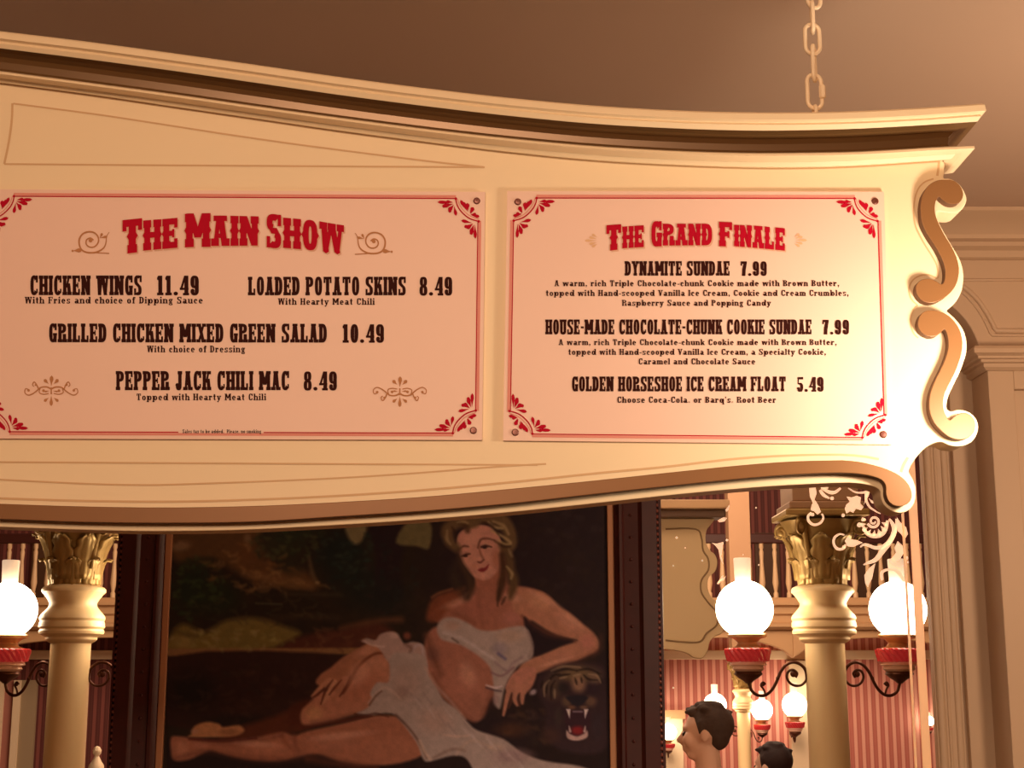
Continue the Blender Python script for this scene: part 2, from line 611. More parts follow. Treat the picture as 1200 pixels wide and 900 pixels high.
            o = rect(0, 0, s, 1) + rect(-e, 1 - h, s, 1) + rect(-e, 0, s + e, h) + diag(s * .8, .22, adv - s, X, s * .7) + diag(adv - s, 0, s * 1.1, .4, s) + rect(adv - s - e, 0, adv + e, h) + rect(adv - s * 1.3, X - h, adv, X)
        elif ch == 'f':
            adv = w2 * .66
            o = rect(.06, 0, .06 + s, .8) + sup(.06 + w2 * .32, .78, w2 * .32, .22, s, t, 50, 180, 8, 2.2) + rect(-.03, X - h, adv, X) + rect(.06 - e, 0, .06 + s + e, h) + disc2(adv - .02, .86, s * .48)
        elif ch == 't':
            adv = w2 * .66
            o = rect(.06, .12, .06 + s, .92) + rect(-.03, X - h, adv, X) + sup(.06 + w2 * .3, .2, w2 * .3, .21, s, t, 180, 330, 8, 2.2)
        elif ch == 's':
            adv = w2 * .86
            o = sup(adv / 2, .5, adv / 2, .19, s * .9, t * .85, 30, 265, 10, 2.2) + sup(adv / 2, .18, adv / 2, .19, s * .9, t * .85, -150, 85, 10, 2.2) + rect(adv - s * .5, .46, adv, X) + rect(0, 0, s * .5, .22)
        elif ch in 'xz':
            adv = w2
            if ch == 'x':
                o = diag(adv - s - .02, 0, .02, X, s) + diag(.02, 0, adv - s * .7, X, s * .6) + rect(-e, X - h, s, X) + rect(adv - s, X - h, adv + e, X) + rect(-e, 0, s, h) + rect(adv - s, 0, adv + e, h)
            else:
                o = rect(0, 0, adv, h) + rect(0, X - h, adv, X) + diag(0, 0, adv - s, X, s)
        elif ch in 'vwy':
            adv = w2 * (1.55 if ch == 'w' else 1.05)
            if ch == 'w':
                q = adv / 4
                o = diag(q - s * .5, 0, 0, X, s) + diag(q - s * .3, 0, 2 * q - s * .4, X, s * .6) + diag(3 * q - s * .5, 0, 2 * q - s * .5, X, s) + diag(3 * q - s * .3, 0, adv - s * .6, X, s * .6)
            else:
                o = diag(adv / 2 - s * .5, 0, 0, X, s) + diag(adv / 2 - s * .3, 0, adv - s * .6, X, s * .6)
                if ch == 'y': o += diag(adv / 2 - s * 1.0, -.28, adv / 2 - s * .2, .05, s * .6) + disc2(adv * .22, -.2, s * .5)
            o += rect(-e, X - h, s + e, X) + rect(adv - s - e * .5, X - h, adv + e, X)
    return adv, o

def text_polys(txt, S_, x0, x1, ytop, ybase, skew=0.0):
    """lay a string out between x0 and x1 px; cap height from ytop to ybase (numbers or functions of px)"""
    cur = 0.0
    items = []
    for i, ch in enumerate(txt):
        a, polys = glyph(ch, S_)
        items.append((cur, polys))
        cur += a + (S_.gap + S_.e * 2 if ch != ' ' else S_.gap)
    total = cur - S_.gap - S_.e * 2
    k = (x1 - x0) / total
    out = []
    for off, polys in items:
        for p in polys:
            q = []
            for x, y in p:
                X = x0 + (off + x) * k
                b = ybase(X) if callable(ybase) else ybase + skew * (X - x0)
                t = ytop(X) if callable(ytop) else ytop + skew * (X - x0)
                q.append((X, b + (t - b) * y))
            out.append(q)
    return out
# ------------------------------------------------------------------ materials
CREAM = (0.80, 0.62, 0.40)
m_face = mat('sign_cream_paint', CREAM, 0.55, var=0.03, scale=3)
m_line = mat('sign_tan_line', (0.60, 0.37, 0.19), 0.6)
m_gold = mat('sign_gold_paint', (0.225, 0.10, 0.037), 0.4, metal=0.1, var=0.08, scale=5, spec=0.25)
m_gilt = mat('moulding_gilding', (0.155, 0.078, 0.028), 0.32, metal=0.25, var=0.06, scale=5)
m_side = mat('scroll_brown_edge', (0.13, 0.05, 0.02), 0.6)
m_board = mat('menu_board_print', (0.78, 0.52, 0.42), 0.5, var=0.015, scale=2)
m_boardedge = mat('menu_board_edge', (0.85, 0.66, 0.48), 0.5)
m_ink = mat('menu_black_ink', (0.035, 0.008, 0.006), 0.6, spec=0.03)
m_red = mat('menu_red_ink', (0.43, 0.005, 0.022), 0.6, spec=0.03)
m_pink = mat('menu_pink_ink', (0.70, 0.27, 0.22), 0.6, spec=0.03)
m_halo = mat('menu_heading_shadow_ink', (0.66, 0.36, 0.24), 0.6)
m_tan = mat('menu_tan_ink', (0.45, 0.20, 0.09), 0.6, spec=0.03)
m_tan2 = mat('menu_pale_tan_ink', (0.68, 0.40, 0.22), 0.6)
m_screw = mat('screw_cap', (0.16, 0.04, 0.025), 0.35, metal=0.3)
m_chain = mat('chain_cream_paint', (0.92, 0.74, 0.52), 0.4)

# ------------------------------------------------------------------ the hanging sign
sign = thing('hanging_sign', 'long cream hanging sign board with gold end scrolls and a moulded top', 'sign', S(600, 400, 0))
T = curve([(0, 36.5), (100, 48.5), (200, 62), (300, 76), (400, 90.5), (500, 103.5), (600, 115), (700, 124), (800, 129.7), (880, 131.6), (940, 131.6), (1000, 130.3), (1060, 127.5), (1110, 124.5), (1150, 121.5)])
B = curve([(0, 56.5), (100, 69), (200, 82.5), (300, 97), (400, 111.5), (500, 124.5), (600, 136), (700, 145.3), (800, 150.8), (880, 153), (940, 152.6), (1000, 151), (1060, 148), (1100, 145.5), (1145, 142.5)])
Cc = curve([(0, 84), (100, 97), (200, 110.5), (300, 125), (400, 138.8), (500, 151.7), (600, 163), (700, 172), (800, 177.8), (880, 180), (940, 179.7), (1000, 178.6), (1060, 175.5), (1100, 173), (1140, 171.3)])
F_ = curve([(0, 97.5), (100, 110.5), (200, 125), (300, 139.5), (400, 154), (500, 167), (600, 179), (700, 188.5), (800, 194), (880, 196.5), (940, 196.5), (1000, 194.8), (1060, 191), (1100, 188.3), (1140, 186)])
XEND = S(1107, 190).x
XL = -330
rails = [(-0.07, lambda x: T(x) + 4), (0.058, T), (0.062, lambda x: T(x) + 1.5), (0.063, lambda x: T(x) + 8.5), (0.055, lambda x: T(x) + 11.5), (0.054, lambda x: T(x) + 12.5), (0.056, lambda x: T(x) + 14.5), (0.050, B),
         (0.046, lambda x: B(x) + 0.8), (0.038, lambda x: B(x) + 2.5), (0.028, lambda x: B(x) + 5), (0.016, lambda x: B(x) + 10), (0.008, lambda x: B(x) + 16), (0.006, lambda x: Cc(x) - 3.5), (0.008, lambda x: Cc(x) - 1.0),
         (0.043, Cc), (0.044, lambda x: Cc(x) + 2.5), (0.036, lambda x: Cc(x) + 5), (0.026, lambda x: Cc(x) + 7.5), (0.016, lambda x: F_(x) - 6.5), (0.010, lambda x: F_(x) - 1.0), (0.0, F_)]
def rail_row(xlist, d, yf):
    row = [at(x, yf(x), YS - d) for x in xlist]
    tx = XEND + max(d, 0.0)
    px = 1107.0
    for _ in range(8):
        P = at(px, yf(px), YS - d)
        px += (tx - P.x) * FPX / (YS - d)
    row.append(at(px, yf(px), YS - d))
    e = row[-1]
    row.append(Vector((e.x, YS + 0.09, e.z)))
    return row
xl = [XL + 20 * i for i in range(int((1095 - XL) / 20) + 1)]
cor_cream, cor_gold = MB(), MB()
rows = [rail_row(xl, d, yf) for d, yf in rails]
def strip(mb, ra, rb):
    n = len(ra)
    vs = list(ra) + list(rb)
    mb.add(vs, [(i, n + i, n + i + 1, i + 1) for i in range(n - 1)])
for i in range(len(rows) - 1):
    strip(cor_gold if 7 <= i <= 13 else cor_cream, rows[i], rows[i + 1])
co = cor_cream.build('top_moulding', m_face, sign, smooth=30, fix=False)
cg = cor_gold.build('moulding_cove', m_gilt, sign, smooth=50, fix=False)
cg['label'] = 'dark gold concave band under the cream top moulding'

# face panel outline (right side clockwise)
bot_edge = curve([(0, 617.5), (100, 621), (170, 622.5), (250, 621.8), (300, 620.3), (400, 615), (500, 608.5), (600, 600), (700, 589.5), (800, 578.8), (900, 570), (980, 565.8)])
curl_r = [(1107, 192), (1106.5, 200), (1106, 208.5), (1112, 209.2), (1118, 211.3), (1125, 216.5), (1130.5, 225), (1132.8, 233), (1130.5, 241), (1125, 247.2), (1119, 249.5), (1110, 249.2), (1102, 247.8), (1098, 248.6), (1098, 255), (1101.5, 263), (1107, 273), (1114, 285), (1121.5, 297.5), (1126.5, 308), (1129, 320), (1129, 330), (1126.5, 342), (1121, 352.5), (1114.5, 359.5), (1109.8, 363.8), (1113, 367.5), (1119, 373), (1126, 381.5), (1131, 391.5), (1133, 404), (1132, 415), (1128, 428), (1123.5, 439), (1118, 450), (1112, 463), (1109.5, 473), (1110, 479.5), (1115, 482), (1122, 480.3), (1130, 480.8), (1138, 484.5), (1144, 491), (1146.5, 499), (1145, 508), (1140, 516.5), (1132, 521.3), (1122, 523), (1112, 521.5), (1104, 518), (1097, 518.5), (1088, 522.5), (1079, 530), (1071, 540), (1066, 549), (1065.3, 554), (1070, 562), (1073, 572), (1073, 582), (1070.5, 591.5), (1064, 598.5), (1054, 601), (1044, 598), (1036, 591.5), (1032.5, 583), (1031.5, 576), (1028, 572), (1020, 569), (1008, 566.6), (995, 565.6)]
outline = [(x, F_(x) - 5) for x in range(XL, 1101, 25)] + [(1103, F_(1103) - 3)] + crom(curl_r, 4) + [(x, bot_edge(x)) for x in range(975, XL - 1, -25)]
fp = MB()
fp.slab([S(x, y, 0) for x, y in outline], [Vector((S(x, y, 0).x, YS + 0.06, S(x, y, 0).z)) for x, y in outline])
face = fp.build('face_panel', m_face, sign, bevel=0.0018)

def relief(name, poly, d, label=None, bevel=0.0012):
    mb = MB()
    P = [S(x, y, d * 0.5) for x, y in poly]
    mb.slab([Vector((p.x, YS - d, p.z)) for p in P], [Vector((p.x, YS + 0.0005, p.z)) for p in P])
    n = len(P)
    mb.mi = [0, 0] + [1] * n
    o = mb.build(name, [m_gold, m_side], sign, bevel=bevel)
    if label: o['label'] = label
    return o
up = [(1108, 212.5), (1113, 212.8), (1118, 214.8), (1123.5, 219.8), (1127, 228), (1125.5, 235.5), (1121, 240), (1114.5, 241.3), (1107.5, 239.5), (1102, 235.6), (1098.5, 232.6), (1095.5, 236), (1093.8, 244), (1094.5, 253), (1098, 263), (1103, 273), (1107.5, 281), (1113, 290), (1118, 300), (1121.5, 312), (1122, 322), (1119.5, 333), (1114, 342.5), (1105, 350.5), (1095, 355.5), (1087, 356.5), (1078.5, 353.5), (1073, 347), (1071.5, 339), (1074, 332.5), (1080, 328.8), (1088, 328.2), (1095.5, 331), (1101, 334.5), (1104.3, 332), (1105.8, 324), (1105, 314), (1101, 303), (1094.5, 291), (1087.5, 280.5), (1082, 271), (1078.5, 262), (1077, 250), (1077.3, 240), (1079.5, 230), (1084.5, 221.3), (1091, 215.8), (1099, 212.8)]
relief('gold_scroll', crom(up, 3, True), 0.02, 'upper gold scroll of the sign end, open to the right at its top')
lo = [(1088, 365), (1096, 365.5), (1104, 368), (1112, 373), (1119, 381), (1124, 391), (1126, 402), (1125, 415), (1121, 428), (1117, 438), (1110, 452), (1105, 463), (1103.3, 474), (1105, 484), (1109.5, 492), (1112.5, 492.5), (1117, 488.5), (1123, 485.3), (1130, 485), (1136.5, 488.5), (1140.8, 496), (1140, 505), (1135.5, 512), (1128, 515.8), (1120, 516.2), (1110, 513), (1101, 506), (1093, 497), (1088, 485), (1087, 472), (1089, 460), (1094, 447), (1100, 435), (1105.5, 423), (1109, 411), (1109.5, 401), (1107.3, 391), (1104.5, 387.5), (1101, 391), (1095, 395.2), (1088, 395.8), (1080, 392.5), (1075, 386.5), (1073.8, 379), (1076.5, 371), (1081.5, 366.5)]
relief('gold_scroll', crom(lo, 3, True), 0.02, 'lower gold scroll of the sign end, curling out at its foot')
gt = curve([(0, 591), (100, 594.2), (200, 595.4), (300, 593.6), (400, 589), (500, 582.7), (600, 573.5), (700, 563.6), (780, 555), (860, 546.8), (920, 542), (960, 540.5)])
gb = curve([(0, 609), (100, 612.6), (200, 613.6), (300, 612.2), (400, 606), (500, 599.5), (600, 590.8), (700, 579.5), (780, 570.8), (860, 562.6), (920, 557.5), (965, 555.2)])
bs = [(x, gt(x)) for x in range(XL, 961, 20)] + crom([(985, 540.2), (1003, 541.8), (1020, 545.3), (1037, 550.5), (1052, 557.8), (1061, 566), (1066, 575.5), (1066.4, 584), (1062.5, 590.5), (1054, 594), (1045.5, 592.8), (1039.5, 588), (1036.6, 580), (1036.4, 572), (1034, 566), (1028, 561.6), (1016, 558), (1000, 555.8), (982, 555)], 3) + [(x, gb(x)) for x in range(960, XL - 1, -20)]
relief('bottom_scroll_band', bs, 0.022, 'long dark gold band ending in a curl along the lower edge')
# painted pinstripes and the moulding's shade line, each a hair proud of the face
def pin(path, wd=1.1, f=None, base=0.0006):
    mb = MB()
    put(mb, stroke2(path, wd), S, base=base)
    return mb.build('painted_line', m_line, sign, fix=False)
pin([(x, F_(x) + 0.6) for x in range(XL, 1091, 20)] + [(1099.5, F_(1099.5) + 0.6)], 1.0)  # step shadow under the top moulding, painted as a tan line
pin([(1100.5, 188.8), (1099.8, 197), (1098.3, 206)], 1.4)
pin(crom([(15.5, 121.3), (60, 127), (117, 134.5), (160, 141), (200, 147.2), (260, 156.5), (330, 166.7), (400, 176), (467, 184.5), (520, 191), (568, 195.9)], 3), 1.0)
pin(crom([(5, 192.2), (100, 193), (200, 193.7), (300, 194.3), (400, 195), (500, 195.5), (568, 195.9)], 2), 1.0)
pin(crom([(14.5, 121), (13.8, 140), (10.5, 165), (5, 192)], 4), 1.3)
pin([(x, 541.5 + 0.0055 * x) for x in range(XL, 640, 20)], 1.0)
lowline = curve([(0, 562), (60, 565), (120, 567.5), (180, 568.3), (240, 566.5), (300, 564.5), (400, 560), (500, 553.5), (560, 548.5), (600, 545.8), (645, 543.3)])
pin([(x, lowline(x)) for x in range(-320, 646, 15)], 1.0)
ll2 = curve([(0, 584), (100, 587), (200, 587.8), (300, 585.5), (400, 580.8), (500, 574), (600, 565), (700, 554.5), (780, 547), (860, 537.8), (920, 534), (980, 532.8), (1010, 534.5), (1035, 539)])
pin([(x, ll2(x)) for x in range(-320, 1036, 15)], 1.3)
pin(crom([(1056, 553), (1059, 545), (1064, 536)], 3), 1.6)
# stripe that follows the end scrolls on the inside
pin(crom([(1094, 209.5), (1085, 212.5), (1077.5, 219), (1073, 229), (1071, 241), (1071, 252), (1073, 265), (1078, 276), (1084, 287), (1091, 298), (1097, 309), (1099.5, 320), (1098, 326), (1090, 322.5), (1080, 322.5), (1071, 327), (1066, 335), (1066, 345), (1070, 353), (1075, 358), (1070, 364), (1067.5, 372), (1067.5, 382), (1071, 391), (1076, 396)], 4), 0.9)

# ------------------------------------------------------------------ menu boards
DB = 0.007
def bS(x, y, d=0.0):
    return S(x, y, DB + 0.0004 + d)
def quad_board(name, corners, label):
    b = thing(name, label, 'menu board', S(sum(c[0] for c in corners) / 4, sum(c[1] for c in corners) / 4, 0))
    mb = MB()
    fr = [S(x, y, DB) for x, y in corners]
    mb.slab(fr, [Vector((p.x, YS - 0.0004, p.z)) for p in fr])
    mb.build('panel', m_board, b)
    return b
def ink(parent, name, polys, m, base=0.0, label=None):
    mb = MB()
    put(mb, polys, bS, base=base)
    o = mb.build(name, m, parent, fix=False)
    if label: o['label'] = label
    return o
def screw(parent, x, y):
    c = S(x, y, DB)
    mb = MB()
    r = 4.4 / FPX * YS
    seg = 16
    prof = [(r, 0.0), (r * .95, 0.0016), (r * .7, 0.0026), (r * .25, 0.0028), (r * .2, 0.0018), (0.0001, 0.0018)]
    vs, fs = [], []
    for rr, d in prof:
        for k in range(seg):
            a = 2 * math.pi * k / seg
            vs.append((c.x + rr * math.cos(a), c.y - d, c.z + rr * math.sin(a)))
    for i in range(len(prof) - 1):
        for k in range(seg):
            k2 = (k + 1) % seg
            fs.append((i * seg + k, i * seg + k2, (i + 1) * seg + k2, (i + 1) * seg + k))
    fs.append(tuple((len(prof) - 1) * seg + k for k in range(seg)))
    mb.add(vs, fs)
    mb.build('screw', m_screw, parent)
def corner(parent, cx, cy, sx, sy):
    """leafy red corner: (cx, cy) board corner; sx, sy point inwards"""
    g = lambda x, y: (cx + sx * x, cy + sy * y)
    P = []
    P += stroke2([g(*q) for q in crom([(34.5, 8), (33.3, 14), (30, 20.5), (24, 27), (17.5, 31.5), (8, 34.5)], 4)], 0.75)
    P2 = stroke2([g(*q) for q in crom([(32.5, 8), (31, 13), (27.5, 19), (22, 25), (16, 29), (7.5, 32)], 4)], 0.5)
    P += disc2(*g(34.3, 8), 1.6, 8) + disc2(*g(7.5, 34.5), 1.6, 8)
    def leafset(lst):
        o = []
        for x0, y0, x1, y1, wd in lst:
            a, b_ = g(x0, y0), g(x1, y1)
            o += drop2(*a, *b_, wd)
        return o
    # cluster along the top line
    P += leafset([(37, 12.5, 56, 12, 4), (37, 14, 50, 17, 5), (36.5, 15, 43, 22.5, 5), (36.5, 16, 34, 28, 4), (38, 12, 46, 11.5, 4), (40, 18, 42, 24.5, 4), (46, 13, 49.5, 18.5, 4)])
    # cluster down the side line
    P += leafset([(12, 38, 11.5, 55, 4), (13, 38, 17, 49, 5), (14, 37, 22, 43, 5), (15, 36.5, 28, 33.5, 4), (18, 39, 24.5, 41.5, 4), (12.5, 46, 18, 49.5, 4)])
    # cluster in the corner
    P += leafset([(20, 23.5, 26.5, 11.5, 5), (22, 21.5, 29, 9.5, 4), (20, 22, 21, 13, 5), (18, 25, 13.5, 18, 5), (17, 26.5, 10, 27, 5), (16, 27.5, 6.5, 29, 4), (23, 20, 19, 15, 4), (17, 26, 15, 20, 4)])
    o = ink(parent, 'corner_ornament', P, m_red, base=0.0002)
    ink(parent, 'corner_arc', P2, m_pink, base=0.0001)
def border(parent, c, gap=None):
    """c: board corners TL TR BR BL"""
    (ax, ay), (bx, by), (cx, cy), (dx, dy) = c
    def side(p0, p1, off_in, wd, cut=34):
        L = math.hypot(p1[0] - p0[0], p1[1] - p0[1])
        ux, uy = (p1[0] - p0[0]) / L, (p1[1] - p0[1]) / L
        nx, ny = -uy, ux
        A = (p0[0] + ux * cut + nx * off_in, p0[1] + uy * cut + ny * off_in)
        Bq = (p1[0] - ux * cut + nx * off_in, p1[1] - uy * cut + ny * off_in)
        return A, Bq
    P, Q = [], []
    for i, (p0, p1) in enumerate([(c[0], c[1]), (c[1], c[2]), (c[2], c[3]), (c[3], c[0])]):
        A, Bq = side(p0, p1, 8.0, 0)
        A2, B2 = side(p0, p1, 5.6, 0)
        if gap and i == 2:
            g0, g1 = gap
            P += stroke2([A, (g1, A[1] + (Bq[1] - A[1]) * (A[0] - g1) / (A[0] - Bq[0]))], 0.62) + stroke2([(g0, A[1] + (Bq[1] - A[1]) * (A[0] - g0) / (A[0] - Bq[0])), Bq], 0.62)
        else:
            P += stroke2([A, Bq], 0.62)
        Q += stroke2([A2, B2], 1.5)
    ink(parent, 'border_line', P, m_red, base=0.0001)
    o = ink(parent, 'border_line', Q, m_pink, base=0.00005, label='broad pale pink outer border line')
    corner(parent, ax, ay, 1, 1)
    corner(parent, bx, by, -1, 1)
    corner(parent, cx, cy, -1, -1)
    corner(parent, dx, dy, 1, -1)

cL = [(-18, 221.8), (568.5, 224.8), (565, 515.6), (-23, 513.8)]
bL = quad_board('menu_board', cL, 'wide pink menu board on the left of the sign headed THE MAIN SHOW')
border(bL, cL, gap=(209, 309))
for x, y in [(558.7, 235.5), (554.7, 504.5), (-8, 233), (-12.5, 502.5)]:
    screw(bL, x, y)
def heading(parent, words, base, top):
    bf, tf = curve(base), curve(top)
    lin = lambda pts: (lambda x: float(np.interp(x, [p[0] for p in pts], [p[1] for p in pts])))
    bf, tf = lin(base), lin(top)
    P = []
    for txt, x0, x1, big in words:
        P += text_polys(txt, HEAD, x0, x1, (lambda x: tf(x) - 3) if big else tf, (lambda x: bf(x) + 1) if big else bf)
    H = [[(x + dx, y + dy) for x, y in p] for p in P for dx, dy in ((1.5, 1.8), (-1.2, 0.4))]
    ink(parent, 'heading_shadow', H, m_halo, base=0.00002)
    ink(parent, 'heading', P, m_red, base=0.0006)
heading(bL, [('T', 143.5, 166.5, 1), ('HE', 169, 208, 0), ('M', 218, 245.5, 1), ('AIN', 248.5, 302, 0), ('S', 312.5, 329.5, 1), ('HOW', 333, 402, 0)],
        [(143, 297), (170, 293.5), (206, 290.5), (220, 288.5), (302, 287.8), (313, 288.8), (345, 291.5), (370, 293.5), (402, 296.5)],
        [(143, 261), (170, 258.2), (206, 255.5), (220, 253), (260, 252.5), (302, 253.5), (313, 253.5), (345, 256), (370, 258.5), (402, 264)])
def line(parent, txt, S_, x0, x1, yt, yb, name='item_name', skew=0.0):
    return ink(parent, name, text_polys(txt, S_, x0, x1, yt, yb, skew), m_ink, base=0.0002)
line(bL, 'CHICKEN WINGS', ITEM, 35.5, 166, 322.8, 345.8)
line(bL, '11.49', ITEM, 184, 233, 323, 346, 'price')
line(bL, 'With Fries and choice of Dipping Sauce', BODY, 29.3, 237.5, 347.8, 355.6, 'description')
line(bL, 'LOADED POTATO SKINS', ITEM, 291.2, 475.5, 324.3, 346)
line(bL, '8.49', ITEM, 491.5, 530, 324.5, 346.3, 'price')
line(bL, 'With Hearty Meat Chili', BODY, 326, 438.7, 349.5, 357.1, 'description')
line(bL, 'GRILLED CHICKEN MIXED GREEN SALAD', ITEM, 57.5, 383, 379, 401, skew=0.0012)
line(bL, '10.49', ITEM, 401.5, 450, 380, 401.6, 'price')
line(bL, 'With choice of Dressing', BODY, 172.5, 287, 405, 412.8, 'description')
line(bL, 'PEPPER JACK CHILI MAC', ITEM, 136.3, 338.8, 434.8, 457.2)
line(bL, '8.49', ITEM, 355.8, 394.8, 435.3, 457.5, 'price')
line(bL, 'Topped with Hearty Meat Chili', BODY, 160, 311.5, 461.3, 469, 'description')
line(bL, 'Sales tax to be added.  Please, no smoking', BODY, 214, 306, 503.3, 507.6, 'small_print')

def emblem(parent, cx, cy, up_):
    s = 1
    P = []
    v = -1 if up_ else 1
    P += drop2(cx, cy - 5, cx + .5, cy - 18, 4.5) + drop2(cx, cy + 5, cx, cy + 18, 4)
    for q in (-1, 1):
        P += drop2(cx + q * 3, cy - 8, cx + q * 8.5, cy - 13.5, 4) + drop2(cx + q * 3, cy + 8, cx + q * 8.5, cy + 12.5, 3.5)
        P += stroke2(crom([(cx, cy + v * 2), (cx + q * 5, cy + v * 4.5), (cx + q * 12, cy + v * 4), (cx + q * 17, cy), (cx + q * 22, cy - v * 3.5), (cx + q * 27, cy - v * 5), (cx + q * 31, cy - v * 2), (cx + q * 30, cy + v * 2.5), (cx + q * 26.5, cy + v * 1.5)], 4), [0.9, 0.5])
        P += stroke2(crom([(cx + q * 15, cy + v * 2), (cx + q * 17, cy + v * 7), (cx + q * 20, cy + v * 10.5), (cx + q * 22, cy + v * 7), (cx + q * 20, cy + v * 5)][::1], 4), [0.8, 0.5])
        P += stroke2(crom([(cx + q * 13, cy + v * 3), (cx + q * 14, cy - v * 2), (cx + q * 9, cy - v * 4), (cx + q * 3, cy - v * 3)], 4), 0.6)
        P += disc2(cx + q * 26.5, cy + v * .5, 1.6, 8) + disc2(cx + q * 18, cy + v * 7, 1.4, 8) + disc2(cx + q * 9, cy + v * .2, 1.7, 8) + drop2(cx + q * 2, cy, cx + q * 8, cy - v, 2)
    P += stroke2([(cx, cy - 4), (cx, cy + 4)], 0.8)
    ink(parent, 'scroll_emblem', P, m_tan, base=0.0002)
emblem(bL, 60, 458, True)
emblem(bL, 468.5, 459, False)
def flourish(parent, cx, cy, q, m, k=1.0):
    g = lambda pts: [(cx + q * k * x, cy + k * y) for x, y in pts]
    P = []
    P += stroke2(g(crom([(-22, -11), (-19, -6), (-18, 2), (-15, 8), (-7, 12.5), (3, 13), (10, 10), (13, 4), (13, -3), (9, -9), (2, -11.5), (-5, -10), (-9, -5), (-9, 1), (-5, 6), (1, 6.5), (5, 3), (4.5, -2), (0, -4), (-3.5, -1.5)], 3)), [0.4, 1.0, 1.0, 0.9, 0.8, 0.9])
    a = g([(10, 10), (18, 9), (21, 11), (-20, -6), (-14, -10), (-11, -4), (0, -1), (-22, 14), (-4, 13)])
    P += drop2(*a[2], *a[0], 5) + disc2(a[2][0], a[2][1], 1.4 * k, 8) + drop2(*a[5], *a[3], 3) + drop2(*a[5], *a[4], 3) + disc2(a[6][0], a[6][1], 2.2 * k, 10) + stroke2([a[7], a[8]], 0.6)
    ink(parent, 'flourish', P, m, base=0.0002)
flourish(bL, 106, 283, -1, m_tan)
flourish(bL, 438, 284, 1, m_tan)

cR = [(594.5, 224.0), (1035.8, 224.6), (1045, 520.9), (589.6, 516.2)]
bR = quad_board('menu_board', cR, 'pink menu board on the right of the sign headed THE GRAND FINALE')
bL['group'] = 'menu boards on the hanging sign'
bR['group'] = 'menu boards on the hanging sign'
border(bR, cR)
for x, y in [(606.8, 236.6), (1025.4, 235.8), (603.8, 506.7), (1035, 509.2)]:
    screw(bR, x, y)
heading(bR, [('T', 710.7, 728, 1), ('HE', 730, 754.5, 0), ('G', 763.3, 775.5, 1), ('RAND', 777.5, 834.5, 0), ('F', 843.6, 858, 1), ('INALE', 861, 919.8, 0)],
        [(710, 293.3), (730, 291), (755, 289.5), (765, 287.8), (834, 287.5), (845, 287.5), (880, 290), (920, 293.8)],
        [(710, 267), (730, 265.5), (755, 263.8), (765, 262.2), (834, 262), (845, 263), (880, 264), (920, 267.5)])
def fan(parent, cx, cy, q):
    P = []
    for a in (-50, -25, 0, 25, 50):
        r = 17 if a == 0 else 13
        P += drop2(cx + q * 3 * math.cos(R_(a)), cy + 5 * math.sin(R_(a)), cx + q * r * math.cos(R_(a)), cy + r * math.sin(R_(a)) * .75, 3.2)
    ink(parent, 'flourish', P, m_tan2, base=0.0002)
fan(bR, 702, 282, -1)
fan(bR, 929, 281.5, 1)
line(bR, 'DYNAMITE SUNDAE', ITEM, 732.5, 855, 306, 323)
line(bR, '7.99', ITEM, 868, 898.6, 306.3, 323.3, 'price')
line(bR, 'A warm, rich Triple Chocolate-chunk Cookie made with Brown Butter,', BODY, 650, 983.5, 328.4, 335.4, 'description')
line(bR, 'topped with Hand-scooped Vanilla Ice Cream, Cookie and Cream Crumbles,', BODY, 640, 994.5, 339.8, 346.8, 'description')
line(bR, 'Raspberry Sauce and Popping Candy', BODY, 729.3, 903.3, 351.4, 358.4, 'description')
line(bR, 'HOUSE-MADE CHOCOLATE-CHUNK COOKIE SUNDAE', ITEM, 639.5, 951, 374.4, 391.8)
line(bR, '7.99', ITEM, 963.8, 995, 374.8, 392, 'price')
line(bR, 'A warm, rich Triple Chocolate-chunk Cookie made with Brown Butter,', BODY, 655, 980.5, 397.5, 404.4, 'description')
line(bR, 'topped with Hand-scooped Vanilla Ice Cream, a Specialty Cookie,', BODY, 666.3, 968, 408.8, 415.8, 'description')
line(bR, 'Caramel and Chocolate Sauce', BODY, 748.5, 885, 420, 427, 'description')
line(bR, 'GOLDEN HORSESHOE ICE CREAM FLOAT', ITEM, 670.3, 920.8, 441.2, 458.6)
line(bR, '5.49', ITEM, 934, 965.2, 441.8, 459, 'price')
line(bR, "Choose Coca-Cola~ or Barq's~ Root Beer", BODY, 723.5, 909.4, 464.8, 472, 'description')

# ------------------------------------------------------------------ chain
YCH = YS + 0.02
chain = thing('hanging_chain', 'cream painted steel chain holding the right part of the sign to the ceiling', 'chain', at(955, 128, YCH))
def link_path(cx, cz, hw, hh, yaw, lean=0.0):
    pts = []
    n = 9
    for k in range(n + 1):
        a = math.pi * k / n
        pts.append((hw * math.cos(a), hh - hw + hw * math.sin(a)))
    for k in range(n + 1):
        a = math.pi + math.pi * k / n
        pts.append((hw * math.cos(a), -(hh - hw) + hw * math.sin(a)))
    return [Vector((cx + u * math.cos(yaw) + lean * v, YCH + u * math.sin(yaw), cz + v)) for u, v in pts]
lk = [(954.5, 107.5, 9.2, 22, 12), (953.8, 74, 6.7, 22.5, 68), (952, 46, 9, 19.5, 5), (952, 20.5, 7.5, 20, 82), (953.5, -7, 9, 18.5, 20)]
z_top = None
for px, py, hw, hh, yw in lk:
    c = at(px, py, YCH)
    k = YCH / FPX * 1.02
    mb = MB()
    mb.tube(link_path(c.x, c.z, hw * k, hh * k, R_(yw)), 2.6 * k, 10, closed=True)
    o = mb.build('quick_link' if hh == 22 and hw == 9.2 else 'link', m_chain, chain, smooth='all')
    if hw == 9.2:
        ql = o
    z_top = c.z
    k0 = k
c = at(963.5, 108, YCH)
mb = MB()
